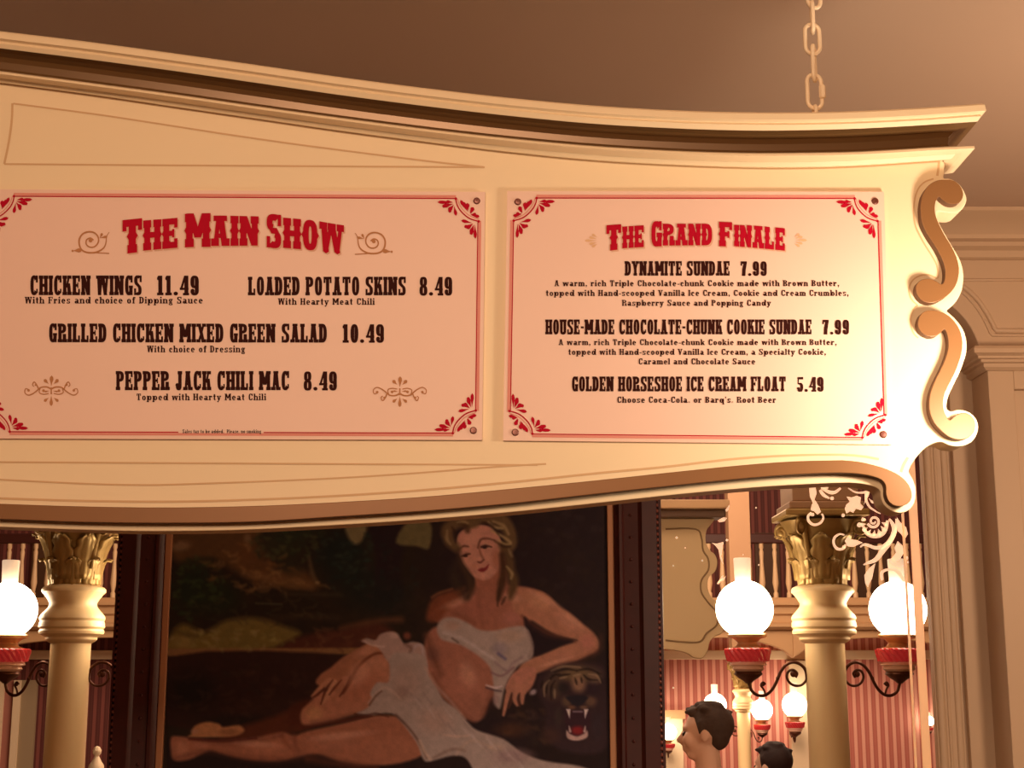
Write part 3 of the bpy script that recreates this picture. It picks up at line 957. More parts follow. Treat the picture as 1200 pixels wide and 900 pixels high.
mb.lathe([(2.8 * k0, c.z + .013), (4.2 * k0, c.z + .011), (4.2 * k0, c.z - .011), (2.8 * k0, c.z - .013)], (c.x, c.y - .002), 6)
nut = mb.build('nut', m_chain, ql)
zc = z_top
i = 0
while zc < 3.26:
    zc += 27.5 * k0
    mb = MB()
    mb.tube(link_path(at(953, -7, YCH).x, zc, 8.5 * k0, 19 * k0, R_(80 if i % 2 == 0 else 10)), 2.6 * k0, 8, closed=True)
    mb.build('link', m_chain, chain, smooth='all')
    i += 1
c = at(955, 130, YCH)
mb = MB()
mb.tube([Vector((c.x, YCH + 0.011 * math.sin(a), c.z - 0.002 + 0.011 * math.cos(a))) for a in np.linspace(0, 2 * math.pi, 14)[:-1]], 0.0038, 8, closed=True)
mb.lathe([(0.004, c.z - 0.008), (0.004, c.z - 0.018)], (c.x, YCH), 8)
mb.build('eye_bolt', m_chain, chain, smooth=True)

# ------------------------------------------------------------------ room shell
WALLC = (0.56, 0.40, 0.27)
m_wall = mat('wall_tan_paint', WALLC, 0.55, var=0.04, scale=2.5, bump=0.05)
m_wallflat = mat('wall_plain_paint', (0.50, 0.33, 0.19), 0.7, var=0.04, scale=2)
m_ceil = mat('ceiling_paint', (0.56, 0.41, 0.31), 0.8, var=0.05, scale=1.2)
m_floor = mat('floor_dark_wood', (0.16, 0.08, 0.04), 0.4, var=0.2, scale=6)
ZC = at(1160, 275, YW).z
def X(px, py, Y):
    return at(px, py, Y).x
def Z(py, Y, px=600):
    return at(px, py, Y).z

mb = MB(); mb.box(-4.5, 4.5, -4.0, 5.6, ZC, ZC + 0.1); struct(mb.build('ceiling', m_ceil))
mb = MB(); mb.box(-8.5, 8.5, -4.0, 18.0, -0.1, 0.0); struct(mb.build('floor', m_floor))
mb = MB(); mb.box(-4.5, 4.5, -4.1, -4.0, 0, ZC); struct(mb.build('wall_front', m_wallflat))
mb = MB(); mb.box(-4.6, -4.5, -4.0, 5.6, 0, ZC); struct(mb.build('wall_left', m_wallflat))
mb = MB(); mb.box(4.5, 4.6, -4.0, 5.6, 0, ZC); struct(mb.build('wall_right', m_wallflat))

# back wall: solid with mirror openings.  x limits
xPL, xPR = at(137, 760, YW).x, at(776, 760, YW).x          # painting zone
xJ = at(1092, 740, YW).x                                     # right edge of the right mirror
xLm = -xJ + (xPL + xPR)                                      # left edge of the left mirror (matching bay)
zM0, zM1 = 0.95, Z(395, YW)                                  # mirror bottom / top
mb = MB()
mb.box(-4.5, 4.5, YW, YW + 0.04, 0, zM0)
mb.box(xPL, xPR, YW, YW + 0.04, zM0, zM1)
mb.box(-4.5, xLm, YW, YW + 0.04, zM0, zM1)
mb.box(xJ, 4.5, YW, YW + 0.04, zM0, zM1)
mb.box(-4.5, 4.5, YW, YW + 0.04, zM1, ZC)
struct(mb.build('wall_back', m_wall))
# front skin of the wall with the rounded opening, and the pilaster
YF = YW - 0.16
def wallpoly(pts, y0, y1, name, m=m_wall, bevel=0.004):
    mb = MB()
    f = [at(px, py, y0) for px, py in pts]
    mb.slab(f, [Vector((p.x, y1, p.z)) for p in f])
    o = mb.build(name, m, bevel=bevel)
    return struct(o)
# arch spandrel (right) - outline in photo points on the plane YF
arc = crom([(1040, 340), (1075, 342), (1098, 348), (1116, 359), (1131, 374), (1142, 392), (1149, 412)], 4)
zc_f = ZC
top_px = 275
pts = arc + [(1152, 436), (1420, 436), (1420, 240), (1040, 240)]
fr = [at(px, py, YF) for px, py in pts]
fr = [Vector((p.x, p.y, min(p.z, ZC))) for p in fr]
mb = MB(); mb.slab(fr, [Vector((p.x, YW, p.z)) for p in fr])
struct(mb.build('trim_1', m_wall, bevel=0.004))
# matching flat header further left, hidden behind the sign from here
hx = fr[0].x
mb = MB(); mb.box(-4.5, hx, YF, YW, fr[0].z, ZC); struct(mb.build('trim_2', m_wall))
# bead moulding that follows the arch and closes the spandrel panel
YB = YF - 0.012
def bead(pts, r, name, m=m_wall, closed=False, y=YF):
    mb = MB()
    mb.tube([at(px, py, y) for px, py in pts], r, 8, closed=closed)
    return struct(mb.build(name, m, smooth='all'))
bead(crom([(1040, 322), (1090, 324), (1112, 328), (1130, 337), (1146, 352), (1158, 370), (1167, 388)], 4) + [(1290, 388)], 0.010, 'trim_3')
bead([(1040, 329), (1300, 327)], 0.006, 'trim_4')
bead(crom([(1040, 327.5), (1090, 329.5), (1110, 333), (1126, 341), (1141, 356), (1153, 374), (1162, 393)], 4) + [(1290, 393)], 0.006, 'trim_5')
# cornice under the ceiling: stacked steps
def mould(prof, x0, x1, name, y=YF, m=m_wall):
    """prof: (py, projection) from top to bottom; run along x"""
    mb = MB()
    pr = [(p, Z(py, y - p, 1160)) for py, p in prof]
    a = [Vector((x0, y - p, z)) for p, z in pr] + [Vector((x0, y + 0.01, pr[-1][1])), Vector((x0, y + 0.01, pr[0][1]))]
    b = [Vector((x1, v.y, v.z)) for v in a]
    mb.slab(a, b)
    return struct(mb.build(name, m, smooth=35))
def scol(prof):
    return prof
mb = MB()
prof = [(0.17, ZC), (0.17, ZC - 0.012), (0.155, ZC - 0.02), (0.13, ZC - 0.03), (0.09, ZC - 0.052), (0.07, ZC - 0.07), (0.07, ZC - 0.085), (0.045, ZC - 0.09), (0.045, ZC - 0.105), (0.02, ZC - 0.115), (0.02, ZC - 0.14), (0.008, ZC - 0.146), (0.0, ZC - 0.146)]
a = [Vector((-4.5, YF - p, z)) for p, z in prof] + [Vector((-4.5, YF + 0.02, ZC - 0.146)), Vector((-4.5, YF + 0.02, ZC))]
mb.slab(a, [Vector((4.5, v.y, v.z)) for v in a])
struct(mb.build('trim_6', m_wall, smooth=35))
# pilaster with moulded capital and recessed panel
YP = YF - 0.05
xp0 = at(1168, 600, YP).x
xp1 = at(1330, 600, YP).x
zcap0, zcap1 = Z(434, YP, 1160), Z(405, YP - 0.05, 1160)
pw = (xp1 - xp0)
inset = at(1196, 560, YP).x - xp0
ztp = Z(456, YP, 1190)
mb = MB()
mb.box(xp0, xp0 + inset, YP, YW, 0, zcap0)
mb.box(xp1 - inset, xp1, YP, YW, 0, zcap0)
mb.box(xp0 + inset, xp1 - inset, YP, YW, ztp, zcap0)
mb.box(xp0 + inset, xp1 - inset, YP + 0.02, YW, 0, ztp)
struct(mb.build('trim_7', m_wall, bevel=0.003))
mb = MB()
cap = [(405, .055), (408, .062), (413, .062), (415.5, .050), (417, .044), (419.5, .044), (421, .030), (424, .030), (426, .018), (430, .018), (434, .006)]
def ring(p, z):
    return [Vector((xp0 - p, YP - p, z)), Vector((xp1 + p, YP - p, z)), Vector((xp1 + p, YW, z)), Vector((xp0 - p, YW, z))]
rings = [ring(p, Z(py, YP - p, 1165)) for py, p in cap]
vs = [v for r in rings for v in r]
fs = [tuple(range(4)), tuple(range(4 * len(rings) - 4, 4 * len(rings)))]
for i in range(len(rings) - 1):
    for k in range(4):
        k2 = (k + 1) % 4
        fs.append((i * 4 + k, i * 4 + k2, (i + 1) * 4 + k2, (i + 1) * 4 + k))
mb.add(vs, fs)
struct(mb.build('trim_8', m_wall))
# moulded jamb beside the mirror: upright beads
def upright(px, py, wpx, proj, name, y=YW, m=m_wall, z1=None):
    mb = MB()
    x = at(px, py, y).x
    wd = wpx / FPX * y
    seg = 8
    a, b = [], []
    for k in range(seg + 1):
        t = math.pi * k / seg
        a.append(Vector((x - wd / 2 * math.cos(t), y - proj * math.sin(t), 0.0)))
        b.append(Vector((x - wd / 2 * math.cos(t), y - proj * math.sin(t), z1 or zM1 + 0.1)))
    a.append(Vector((x + wd / 2, y + 0.005, 0))); b.append(Vector((x + wd / 2, y + 0.005, z1 or zM1 + 0.1)))
    a.append(Vector((x - wd / 2, y + 0.005, 0))); b.append(Vector((x - wd / 2, y + 0.005, z1 or zM1 + 0.1)))
    mb.slab(a, b)
    return struct(mb.build(name, m, smooth=50))
upright(1098, 740, 10, 0.012, 'trim_9')
upright(1107, 740, 4, 0.005, 'trim_10')
upright(1118, 740, 8, 0.007, 'trim_11')
mb = MB(); mb.box(at(1126, 740, YW).x, at(1157, 740, YW).x, YW - 0.03, YW, 0, Z(436, YW)); struct(mb.build('trim_13', m_wall, bevel=0.004))

# ------------------------------------------------------------------ the framed painting
m_wood = mat('frame_mahogany', (0.07, 0.010, 0.008), 0.42, var=0.35, scale=14)
m_fillet = mat('frame_gilt_fillet', (0.62, 0.30, 0.16), 0.45, metal=0.2)
YPN = YW - 0.03
zb, zt = 0.98, Z(480, YW)
P0, P1 = at(203, 625, YPN).x, at(711, 600, YPN).x      # canvas sides
pic = thing('framed_painting', 'large dark oil painting of a draped reclining woman with a roaring tiger head, in a dark red frame', 'painting', ((P0 + P1) / 2, YW, zb))
pic['label'] = 'large oil painting of a draped reclining woman beside a roaring tiger head, dark red frame'
f0, f1 = xPL, xPR
fw = 0.024
def frame_piece(x0, x1, z0, z1, y, name, m, bevel=0.004):
    mb = MB(); mb.box(x0, x1, y, YW - 0.0005, z0, z1)
    return mb.build(name, m, pic, bevel=bevel)
YFR = YW - 0.07
# outer dark frame: stiles with a step profile
def stile(x0, x1, q, name):
    """q: +1 when the canvas lies to the right"""
    w_ = x1 - x0
    prof = [(0, 0), (0, .055), (.01, .062), (.06, .062), (.075, .05), (.10, .05), (.115, .068), (.42, .072), (.45, .066), (.50, .060), (.80, .056), (.84, .064), (.90, .064), (.96, .052), (1, .048), (1, 0)]
    mb = MB()
    pts = []
    for t, d in prof:
        x = x0 + w_ * t if q > 0 else x1 - w_ * t
        pts.append((x, YW - 0.0005 - d))
    a = [Vector((x, y, zb)) for x, y in pts]
    b = [Vector((x, y, zt)) for x, y in pts]
    mb.slab(a, b)
    return mb.build(name, m_wood, pic, smooth=30)
stile(f0, P0 - fw, 1, 'frame_stile')
stile(P1 + fw, f1, -1, 'frame_stile')
frame_piece(P0 - fw, P1 + fw, zt - 0.16, zt, YFR + .01, 'frame_rail', m_wood)
frame_piece(P0 - fw, P1 + fw, zb, zb + 0.16, YFR + .01, 'frame_rail', m_wood)
z0c, z1c = zb + 0.16, zt - 0.16
for a_, b_ in ((P0 - fw, P0), (P1, P1 + fw)):
    frame_piece(a_, b_, z0c, z1c, YW - 0.042, 'gilt_fillet', m_fillet, 0.003)
frame_piece(P0, P1, z1c - fw, z1c, YW - 0.042, 'gilt_fillet', m_fillet, 0.003)
frame_piece(P0, P1, z0c, z0c + fw, YW - 0.042, 'gilt_fillet', m_fillet, 0.003)
# beads and carved bosses
m_bead = mat('frame_bead', (0.30, 0.09, 0.07), 0.2, coat=0.6)  # beads lighter than the frame, their highlight put into the colour
for x0, q in ((f0, 1), (f1, -1)):
    wds = (P0 - fw - f0) if q > 0 else (f1 - P1 - fw)
    xb = x0 + q * wds * 0.086
    mb = MB()
    z = z0c
    while z < zt - 0.02:
        mb.ball((xb, YW - 0.056, z), 0.0075, 8, 6)
        z += 0.0205
    stuff(mb.build('bead_row', m_bead, pic, smooth='all'))
    xc_ = x0 + q * wds * 0.66
    mb = MB()
    z = z0c + 0.02
    i = 0
    while z < zt - 0.05:
        mb.ball((xc_, YW - 0.058, z), 0.006, 8, 6)
        for a in range(4):
            an = math.pi / 4 + a * math.pi / 2
            mb.ball((xc_ + 0.014 * math.cos(an), YW - 0.054, z + 0.014 * math.sin(an)), 0.006, 6, 5, (1, .5, 1.3))
        mb.ball((xc_, YW - 0.054, z + 0.035), 0.004, 6, 5, (1, .6, 2.0))
        z += 0.078
    stuff(mb.build('carved_bosses', m_wood, pic, smooth='all'))

# ---- the picture itself: colours computed on a fine grid (a flat painted canvas)
GX, GY = 470, 440
cx0, cx1 = 196.0, 718.0
cy0, cy1 = 500.0, 985.0
px_ = np.linspace(cx0, cx1, GX)
py_ = np.linspace(cy0, cy1, GY)
PX, PY = np.meshgrid(px_, py_)
img = np.zeros((GY, GX, 3))
rng = np.random.RandomState(4)
def smooth_noise(cell, seed):
    r = np.random.RandomState(seed)
    ny, nx = int((cy1 - cy0) / cell) + 3, int((cx1 - cx0) / cell) + 3
    g = r.rand(ny, nx)
    fx = (PX - cx0) / cell
    fy = (PY - cy0) / cell
    ix, iy = fx.astype(int), fy.astype(int)
    tx, ty = fx - ix, fy - iy
    tx = tx * tx * (3 - 2 * tx); ty = ty * ty * (3 - 2 * ty)
    return (g[iy, ix] * (1 - tx) + g[iy, ix + 1] * tx) * (1 - ty) + (g[iy + 1, ix] * (1 - tx) + g[iy + 1, ix + 1] * tx) * ty
NZ = 0.5 * smooth_noise(40, 1) + 0.3 * smooth_noise(16, 2) + 0.2 * smooth_noise(6, 3)
def mixc(mask, c):
    global img
    img = img * (1 - mask[..., None]) + np.array(c, float) * mask[..., None]
def poly_mask(pts, soft):
    P = np.array(pts, float)
    x0_, x1_ = P[:, 0].min() - soft * 2, P[:, 0].max() + soft * 2
    y0_, y1_ = P[:, 1].min() - soft * 2, P[:, 1].max() + soft * 2
    ix = np.where((px_ >= x0_) & (px_ <= x1_))[0]
    iy = np.where((py_ >= y0_) & (py_ <= y1_))[0]
    m = np.zeros((GY, GX))
    if len(ix) == 0 or len(iy) == 0:
        return m
    sx, sy = slice(ix[0], ix[-1] + 1), slice(iy[0], iy[-1] + 1)
    A, Bq = PX[sy, sx], PY[sy, sx]
    inside = np.zeros(A.shape, bool)
    dist = np.full(A.shape, 1e9)
    n = len(P)
    for i in range(n):
        xa, ya = P[i]
        xb, yb = P[(i + 1) % n]
        if ya != yb:
            c = ((ya > Bq) != (yb > Bq)) & (A < (xb - xa) * (Bq - ya) / (yb - ya) + xa)
            inside ^= c
        dx, dy = xb - xa, yb - ya
        L = dx * dx + dy * dy + 1e-9
        t = np.clip(((A - xa) * dx + (Bq - ya) * dy) / L, 0, 1)
        dist = np.minimum(dist, np.hypot(A - xa - t * dx, Bq - ya - t * dy))
    sd = np.where(inside, dist, -dist)
    m[sy, sx] = np.clip(0.5 + sd / (2 * soft), 0, 1)
    return m
def shape(pts, c, soft=1.0, a=1.0, n=4):
    mixc(poly_mask(crom(pts, n, True), soft) * a, c)
def stro(pts, c, wd, soft=1.0, a=1.0, n=5):
    q = crom(pts, n)
    ws = wd if hasattr(wd, '__len__') else [wd, wd]
    W = [float(np.interp(i / (len(q) - 1), np.linspace(0, 1, len(ws)), ws)) for i in range(len(q))]
    m = np.zeros((GY, GX))
    Q = np.array(q)
    x0_, x1_ = Q[:, 0].min() - max(W) - soft * 2, Q[:, 0].max() + max(W) + soft * 2
    y0_, y1_ = Q[:, 1].min() - max(W) - soft * 2, Q[:, 1].max() + max(W) + soft * 2
    ix = np.where((px_ >= x0_) & (px_ <= x1_))[0]
    iy = np.where((py_ >= y0_) & (py_ <= y1_))[0]
    if len(ix) == 0 or len(iy) == 0:
        return
    sx, sy = slice(ix[0], ix[-1] + 1), slice(iy[0], iy[-1] + 1)
    A, Bq = PX[sy, sx], PY[sy, sx]
    best = np.full(A.shape, -1e9)
    for i in range(len(q) - 1):
        xa, ya = q[i]; xb, yb = q[i + 1]
        dx, dy = xb - xa, yb - ya
        L = dx * dx + dy * dy + 1e-9
        t = np.clip(((A - xa) * dx + (Bq - ya) * dy) / L, 0, 1)
        best = np.maximum(best, W[i] + (W[i + 1] - W[i]) * t - np.hypot(A - xa - t * dx, Bq - ya - t * dy))
    m[sy, sx] = np.clip(0.5 + best / (2 * soft), 0, 1) * a
    mixc(m, c)
def blob(x, y, rx, ry, c, a=1.0, rot=0, hard=1.0):
    cr, sr = math.cos(R_(rot)), math.sin(R_(rot))
    u = ((PX - x) * cr + (PY - y) * sr) / rx
    v = (-(PX - x) * sr + (PY - y) * cr) / ry
    d = np.sqrt(u * u + v * v)
    mixc(np.clip((1.15 - d) / (0.75 / hard), 0, 1) ** 1.3 * a, c)

# background landscape
img[:] = (34, 18, 8)
mixc(np.clip((PX - 470) / 60, 0, 1), (32, 14, 12))
mixc(np.clip((NZ - 0.45) * 3, 0, 1) * 0.35, (48, 26, 10))
shape([(196, 500), (300, 500), (330, 640), (300, 650), (250, 640), (196, 630)], (44, 20, 14), 6)
shape([(196, 628), (240, 620), (300, 615), (310, 660), (355, 668), (372, 690), (300, 682), (250, 655), (210, 660)], (86, 46, 16), 5, .9)
blob(300, 650, 30, 22, (92, 44, 14), .6)
blob(212, 640, 14, 8, (130, 84, 48), .7, -10)
blob(290, 632, 6, 10, (120, 78, 42), .6)
stro([(285, 672), (310, 677), (345, 682), (365, 688)], (112, 62, 26), [2, 5, 3], 4, .7)
blob(345, 684, 26, 8, (98, 56, 20), .6)
blob(225, 690, 30, 36, (26, 26, 10), .95)
blob(255, 700, 34, 28, (28, 26, 9), .9)
blob(235, 660, 26, 10, (36, 30, 12), .7)
blob(330, 640, 34, 24, (38, 30, 12), .9)
blob(345, 622, 40, 16, (32, 28, 12), .9)
blob(400, 650, 40, 36, (20, 20, 13), .95)
blob(420, 680, 40, 40, (24, 20, 12), .8)
blob(340, 665, 22, 10, (42, 30, 14), .6)
shape([(404, 612), (430, 612), (424, 634), (412, 636)], (112, 84, 44), 2.5)
shape([(430, 600), (480, 600), (470, 660), (470, 700), (440, 700), (440, 650)], (30, 13, 12), 4)
shape([(478, 612), (504, 612), (503, 642), (488, 640), (464, 636)], (96, 72, 34), 2)
blob(450, 700, 40, 30, (24, 18, 12), .8)
stro([(362, 652), (366, 672), (372, 684)], (96, 62, 30), [1, 2.5, 1], 2.5, .7)
blob(372, 683, 4, 3, (132, 84, 40), .7)
stro([(300, 707), (330, 708)], (78, 60, 34), 0.8, 1.5, .7)
stro([(330, 696), (400, 697)], (62, 40, 20), [1, 2, 1], 3, .6)
stro([(295, 730), (350, 722), (395, 725)], (58, 32, 16), 3, 4, .6)
# sunlit bank on the left
shape([(200, 745), (215, 731), (240, 740), (265, 727), (300, 724), (330, 733), (352, 742), (330, 756), (300, 762), (200, 764)], (108, 76, 24), 4, .95)
blob(215, 752, 16, 11, (138, 94, 38), .6)
blob(300, 742, 36, 10, (104, 74, 22), .6)
stro([(208, 740), (225, 745), (248, 738)], (70, 46, 16), 2, 3, .7)
shape([(330, 762), (352, 746), (400, 738), (440, 730), (462, 742), (440, 760)], (72, 26, 12), 4, .95)
stro([(400, 736), (440, 728), (470, 726)], (96, 44, 20), [2, 3, 3], 4, .8)
stro([(200, 765), (320, 764), (420, 763)], (126, 72, 32), [5, 4.5, 4], 1.5, .95)
shape([(196, 770), (420, 769), (440, 800), (380, 850), (196, 850)], (42, 16, 9), 2)
blob(225, 810, 40, 30, (22, 12, 6), .8)
blob(320, 830, 60, 18, (50, 22, 12), .5)
blob(280, 845, 60, 10, (26, 14, 7), .7)

def dabs(cx, cy, rx, ry, cols, n, seed, ln=7, wd=2.2, a=.5):
    r = np.random.RandomState(seed)
    for i in range(n):
        th, q_ = r.rand() * 2 * math.pi, math.sqrt(r.rand())
        x, y = cx + rx * q_ * math.cos(th), cy + ry * q_ * math.sin(th)
        an = r.rand() * math.pi
        stro([(x, y), (x + ln * .5 * math.cos(an), y + ln * .5 * math.sin(an) * .6), (x + ln * math.cos(an + .4), y + ln * math.sin(an + .4) * .6)], cols[i % len(cols)], [wd * .5, wd, wd * .4], 1.8, a, 2)
dabs(232, 690, 30, 40, [(44, 46, 16), (30, 32, 12), (58, 56, 20)], 60, 11)
dabs(335, 632, 46, 26, [(56, 50, 20), (34, 32, 14), (70, 58, 24)], 60, 12)
dabs(410, 655, 42, 40, [(30, 34, 22), (22, 24, 16), (40, 38, 22)], 60, 13)
dabs(290, 660, 50, 26, [(120, 62, 20), (96, 50, 20), (142, 84, 36)], 40, 14, 12, 2.4, .35)
dabs(330, 682, 60, 10, [(128, 76, 32), (104, 60, 26)], 26, 15, 14, 1.8, .4)
dabs(460, 680, 34, 44, [(40, 20, 14), (30, 24, 16)], 30, 16)
dabs(300, 712, 90, 18, [(58, 40, 20), (44, 30, 14), (72, 46, 20)], 40, 17, 14, 1.4, .4)
dabs(270, 748, 74, 12, [(140, 106, 40), (110, 84, 30), (152, 108, 50)], 50, 18, 8, 2, .4)
dabs(400, 748, 50, 12, [(96, 40, 18), (70, 30, 14), (110, 52, 24)], 30, 19, 12, 2, .4)
dabs(290, 810, 90, 34, [(56, 24, 14), (36, 18, 10), (66, 32, 18)], 60, 20, 14, 3, .3)
dabs(650, 640, 60, 50, [(40, 20, 18), (30, 16, 14), (48, 26, 20)], 40, 21, 10, 4, .3)
dabs(640, 850, 60, 20, [(70, 36, 22), (44, 26, 22), (90, 46, 22)], 40, 22, 10, 3, .3)
# ground
shape([(196, 866), (500, 880), (718, 880), (718, 985), (196, 985)], (30, 12, 8), 3)
# far leg in shadow
shape([(262, 858), (300, 846), (330, 836), (360, 822), (375, 826), (372, 845), (352, 858), (300, 866), (260, 867)], (82, 28, 10), 4, .95)
shape([(340, 830), (350, 822), (366, 822), (364, 844), (340, 850)], (72, 22, 8), 4, .7)
# back foot
shape([(224, 860), (228, 851), (242, 846), (256, 848), (262, 852), (280, 850), (286, 857), (270, 863), (224, 864)], (172, 96, 50), 1.8)
blob(268, 858, 16, 5, (130, 66, 32), .7)
blob(228, 857, 6, 4, (176, 104, 66), .6)
# near leg
SK, SKD, SKL = (160, 84, 54), (116, 52, 32), (188, 108, 74)
shape([(201, 864), (212, 863), (232, 866), (262, 868), (300, 864), (330, 858), (345, 862), (360, 857), (400, 848), (450, 838), (500, 850), (500, 880), (470, 894), (430, 897), (400, 893), (372, 884), (350, 887), (325, 892), (290, 890), (262, 884), (245, 880), (222, 890), (204, 891), (200, 878)], (150, 74, 44), 2)
blob(315, 875, 34, 10, (172, 90, 56), .7)
blob(213, 877, 10, 12, (178, 96, 60), .7)
blob(235, 873, 12, 6, (170, 90, 58), .6)
blob(390, 868, 40, 14, (158, 82, 52), .8)
blob(450, 872, 40, 16, (152, 76, 46), .8)
stro([(330, 862), (336, 872), (344, 880)], (124, 54, 28), [1.5, 2.5, 1], 3, .7)
stro([(345, 862), (346, 873), (350, 880)], (116, 50, 28), 1.5, 3, .7)
stro([(222, 866), (262, 868.5), (300, 865)], (78, 22, 10), 1.4, 1.6, .9)
stro([(352, 853), (400, 845), (435, 838)], (76, 22, 10), 1.6, 1.6, .95)
stro([(360, 890), (400, 896), (440, 900)], (86, 32, 14), 3, 4, .7)
# raised thigh / knee
shape([(352, 842), (354, 832), (362, 824), (374, 812), (390, 806), (410, 782), (430, 766), (455, 760), (470, 768), (464, 790), (452, 806), (440, 820), (430, 832), (400, 842), (372, 848), (356, 849)], (164, 86, 54), 2)
blob(368, 836, 14, 11, (184, 112, 62), .6)
blob(420, 806, 26, 18, (156, 76, 46), .7, -40)
blob(445, 778, 18, 10, (172, 96, 62), .6)
# right forearm and hand on the knee (palette: brown)
shape([(376, 790), (388, 782), (402, 770), (420, 760), (436, 752), (452, 754), (455, 764), (438, 768), (424, 778), (412, 790), (404, 806), (398, 812), (380, 806), (370, 800)], (148, 76, 44), 1.6)
blob(432, 762, 22, 8, (174, 98, 64), .7, -20)
for fpts, c in (([(386, 798), (376, 806), (366, 816)], (168, 92, 56)), ([(392, 800), (386, 812), (378, 824)], (176, 100, 62)), ([(400, 800), (398, 810), (390, 820)], (158, 82, 50)), ([(404, 796), (408, 806), (402, 815)], (160, 84, 52))):
    stro(fpts, c, [4, 3, 1.6], 1.2)
for l in ([(390, 797), (382, 808), (376, 825)], [(400, 797), (392, 806), (386, 814)], [(411, 792), (405, 806), (398, 816)], [(366, 817), (372, 814), (380, 806)]):
    stro(l, (84, 30, 14), [.7, 1.6, .8], 1.0, .9)
stro([(454, 766), (440, 766), (426, 775), (416, 787), (410, 800), (402, 812)], (98, 36, 16), [1.0, 1.8, 1.5], 1.4, .9)
# torso
shape([(497, 760), (503, 740), (520, 735), (560, 760), (590, 770), (592, 800), (575, 820), (566, 840), (556, 846), (540, 838), (520, 820), (505, 800), (498, 785)], (150, 76, 50), 2)
blob(545, 800, 24, 26, (166, 86, 58), .7)
blob(560, 830, 12, 16, (140, 72, 46), .7)
stro([(500, 745), (506, 765), (516, 790)], (100, 46, 26), [3, 4, 2], 4, .8)
blob(508, 766, 11, 12, (84, 42, 32), .45)
# chest, neck, shoulders
shape([(510, 712), (520, 700), (545, 695), (556, 686), (560, 670), (592, 660), (590, 682), (604, 686), (625, 690), (640, 700), (620, 730), (612, 745), (580, 742), (540, 740), (515, 730), (505, 722)], (146, 72, 46), 2)
blob(560, 712, 30, 16, (150, 72, 48), .7)
blob(600, 725, 18, 14, (160, 82, 60), .7)
stro([(565, 680), (580, 688), (588, 700)], (112, 48, 28), [3, 4, 2], 4, .6)
# shaded right shoulder
shape([(500, 726), (503, 708), (512, 698), (530, 692), (545, 688), (540, 700), (526, 712), (514, 728)], (116, 46, 20), 3, .9)
stro([(506, 700), (514, 695), (530, 690)], (140, 66, 30), 1.2, 1.6, .7)
# left upper arm, elbow, forearm
shape([(605, 690), (625, 691), (642, 697), (655, 710), (668, 718), (682, 730), (695, 741), (702, 752), (700, 762), (690, 768), (672, 776), (655, 782), (640, 786), (622, 790), (608, 786), (615, 775), (640, 765), (668, 752), (676, 750), (655, 745), (640, 738), (625, 728), (612, 722), (600, 712)], (162, 88, 56), 1.8)
blob(632, 706, 22, 10, (178, 104, 66), .6, 25)
blob(665, 728, 24, 9, (184, 104, 72), .6, 38)
blob(688, 752, 12, 12, (168, 82, 60), .6)
blob(655, 770, 26, 8, (170, 92, 62), .6, -18)
stro([(612, 722), (630, 738), (655, 748), (674, 752)], (88, 34, 16), [1, 3, 2, .8], 2.4, .8)
# dark gap under the arm
shape([(614, 724), (622, 730), (640, 742), (655, 747), (672, 752), (655, 758), (640, 764), (626, 768), (618, 752)], (30, 12, 12), 2)
# hand on tiger
shape([(600, 790), (614, 782), (628, 784), (626, 800), (616, 812), (600, 812), (592, 806)], (170, 90, 62), 1.5)
for fpts, wd in (([(600, 800), (595, 815), (590, 838)], [4, 3, 1.4]), ([(606, 804), (603, 818), (606, 826)], [4, 3, 1.8]), ([(614, 804), (612, 816), (612, 824)], [3.5, 3, 1.6]), ([(620, 796), (616, 806), (615, 812)], [3, 2, 1.5])):
    stro(fpts, (166, 90, 60), wd, 1.2)
for l in ([(600, 812), (599, 822), (596, 830)], [(609, 812), (608, 822), (609, 828)], [(594, 800), (598, 790), (604, 784)]):
    stro(l, (84, 34, 20), [.6, 1.4, .6], 1.0, .8)

# modelling of the figure: soft darks along the turning edges, lights on the tops
SH = (88, 36, 20)
for pts_, w_, a_ in (([(205, 888), (245, 881), (290, 889), (330, 891), (372, 886), (420, 897)], 3, .55), ([(232, 868), (262, 870), (300, 868), (330, 862)], 1.6, .5),
                     ([(508, 790), (520, 815), (540, 836), (556, 846)], 3, .5), ([(566, 838), (578, 815), (590, 790)], 4, .5), ([(620, 730), (640, 742), (662, 748)], 3, .5),
                     ([(640, 787), (672, 777), (698, 764)], 2.5, .5), ([(704, 745), (704, 758), (696, 768)], 2, .5), ([(366, 848), (400, 842), (436, 834)], 3, .5),
                     ([(592, 664), (590, 680), (596, 690)], 4, .5), ([(520, 712), (540, 722), (556, 730)], 2, .35), ([(560, 690), (562, 712), (566, 735)], 1.6, .3), ([(458, 800), (450, 812), (440, 824)], 3, .5)):
    stro(pts_, SH, [w_ * .4, w_, w_ * .4], 4, a_)
for x_, y_, rx_, ry_, rt in ((400, 862, 46, 6, -6), (300, 872, 30, 5, 3), (420, 790, 14, 22, 40), (640, 703, 26, 5, 28), (672, 727, 22, 4, 38), (535, 706, 22, 6, -20), (600, 700, 16, 6, 10), (548, 790, 12, 20, -20), (650, 776, 24, 3, -16), (548, 628, 8, 9, 0)):
    blob(x_, y_, rx_, ry_, (200, 122, 86), .45, rt)
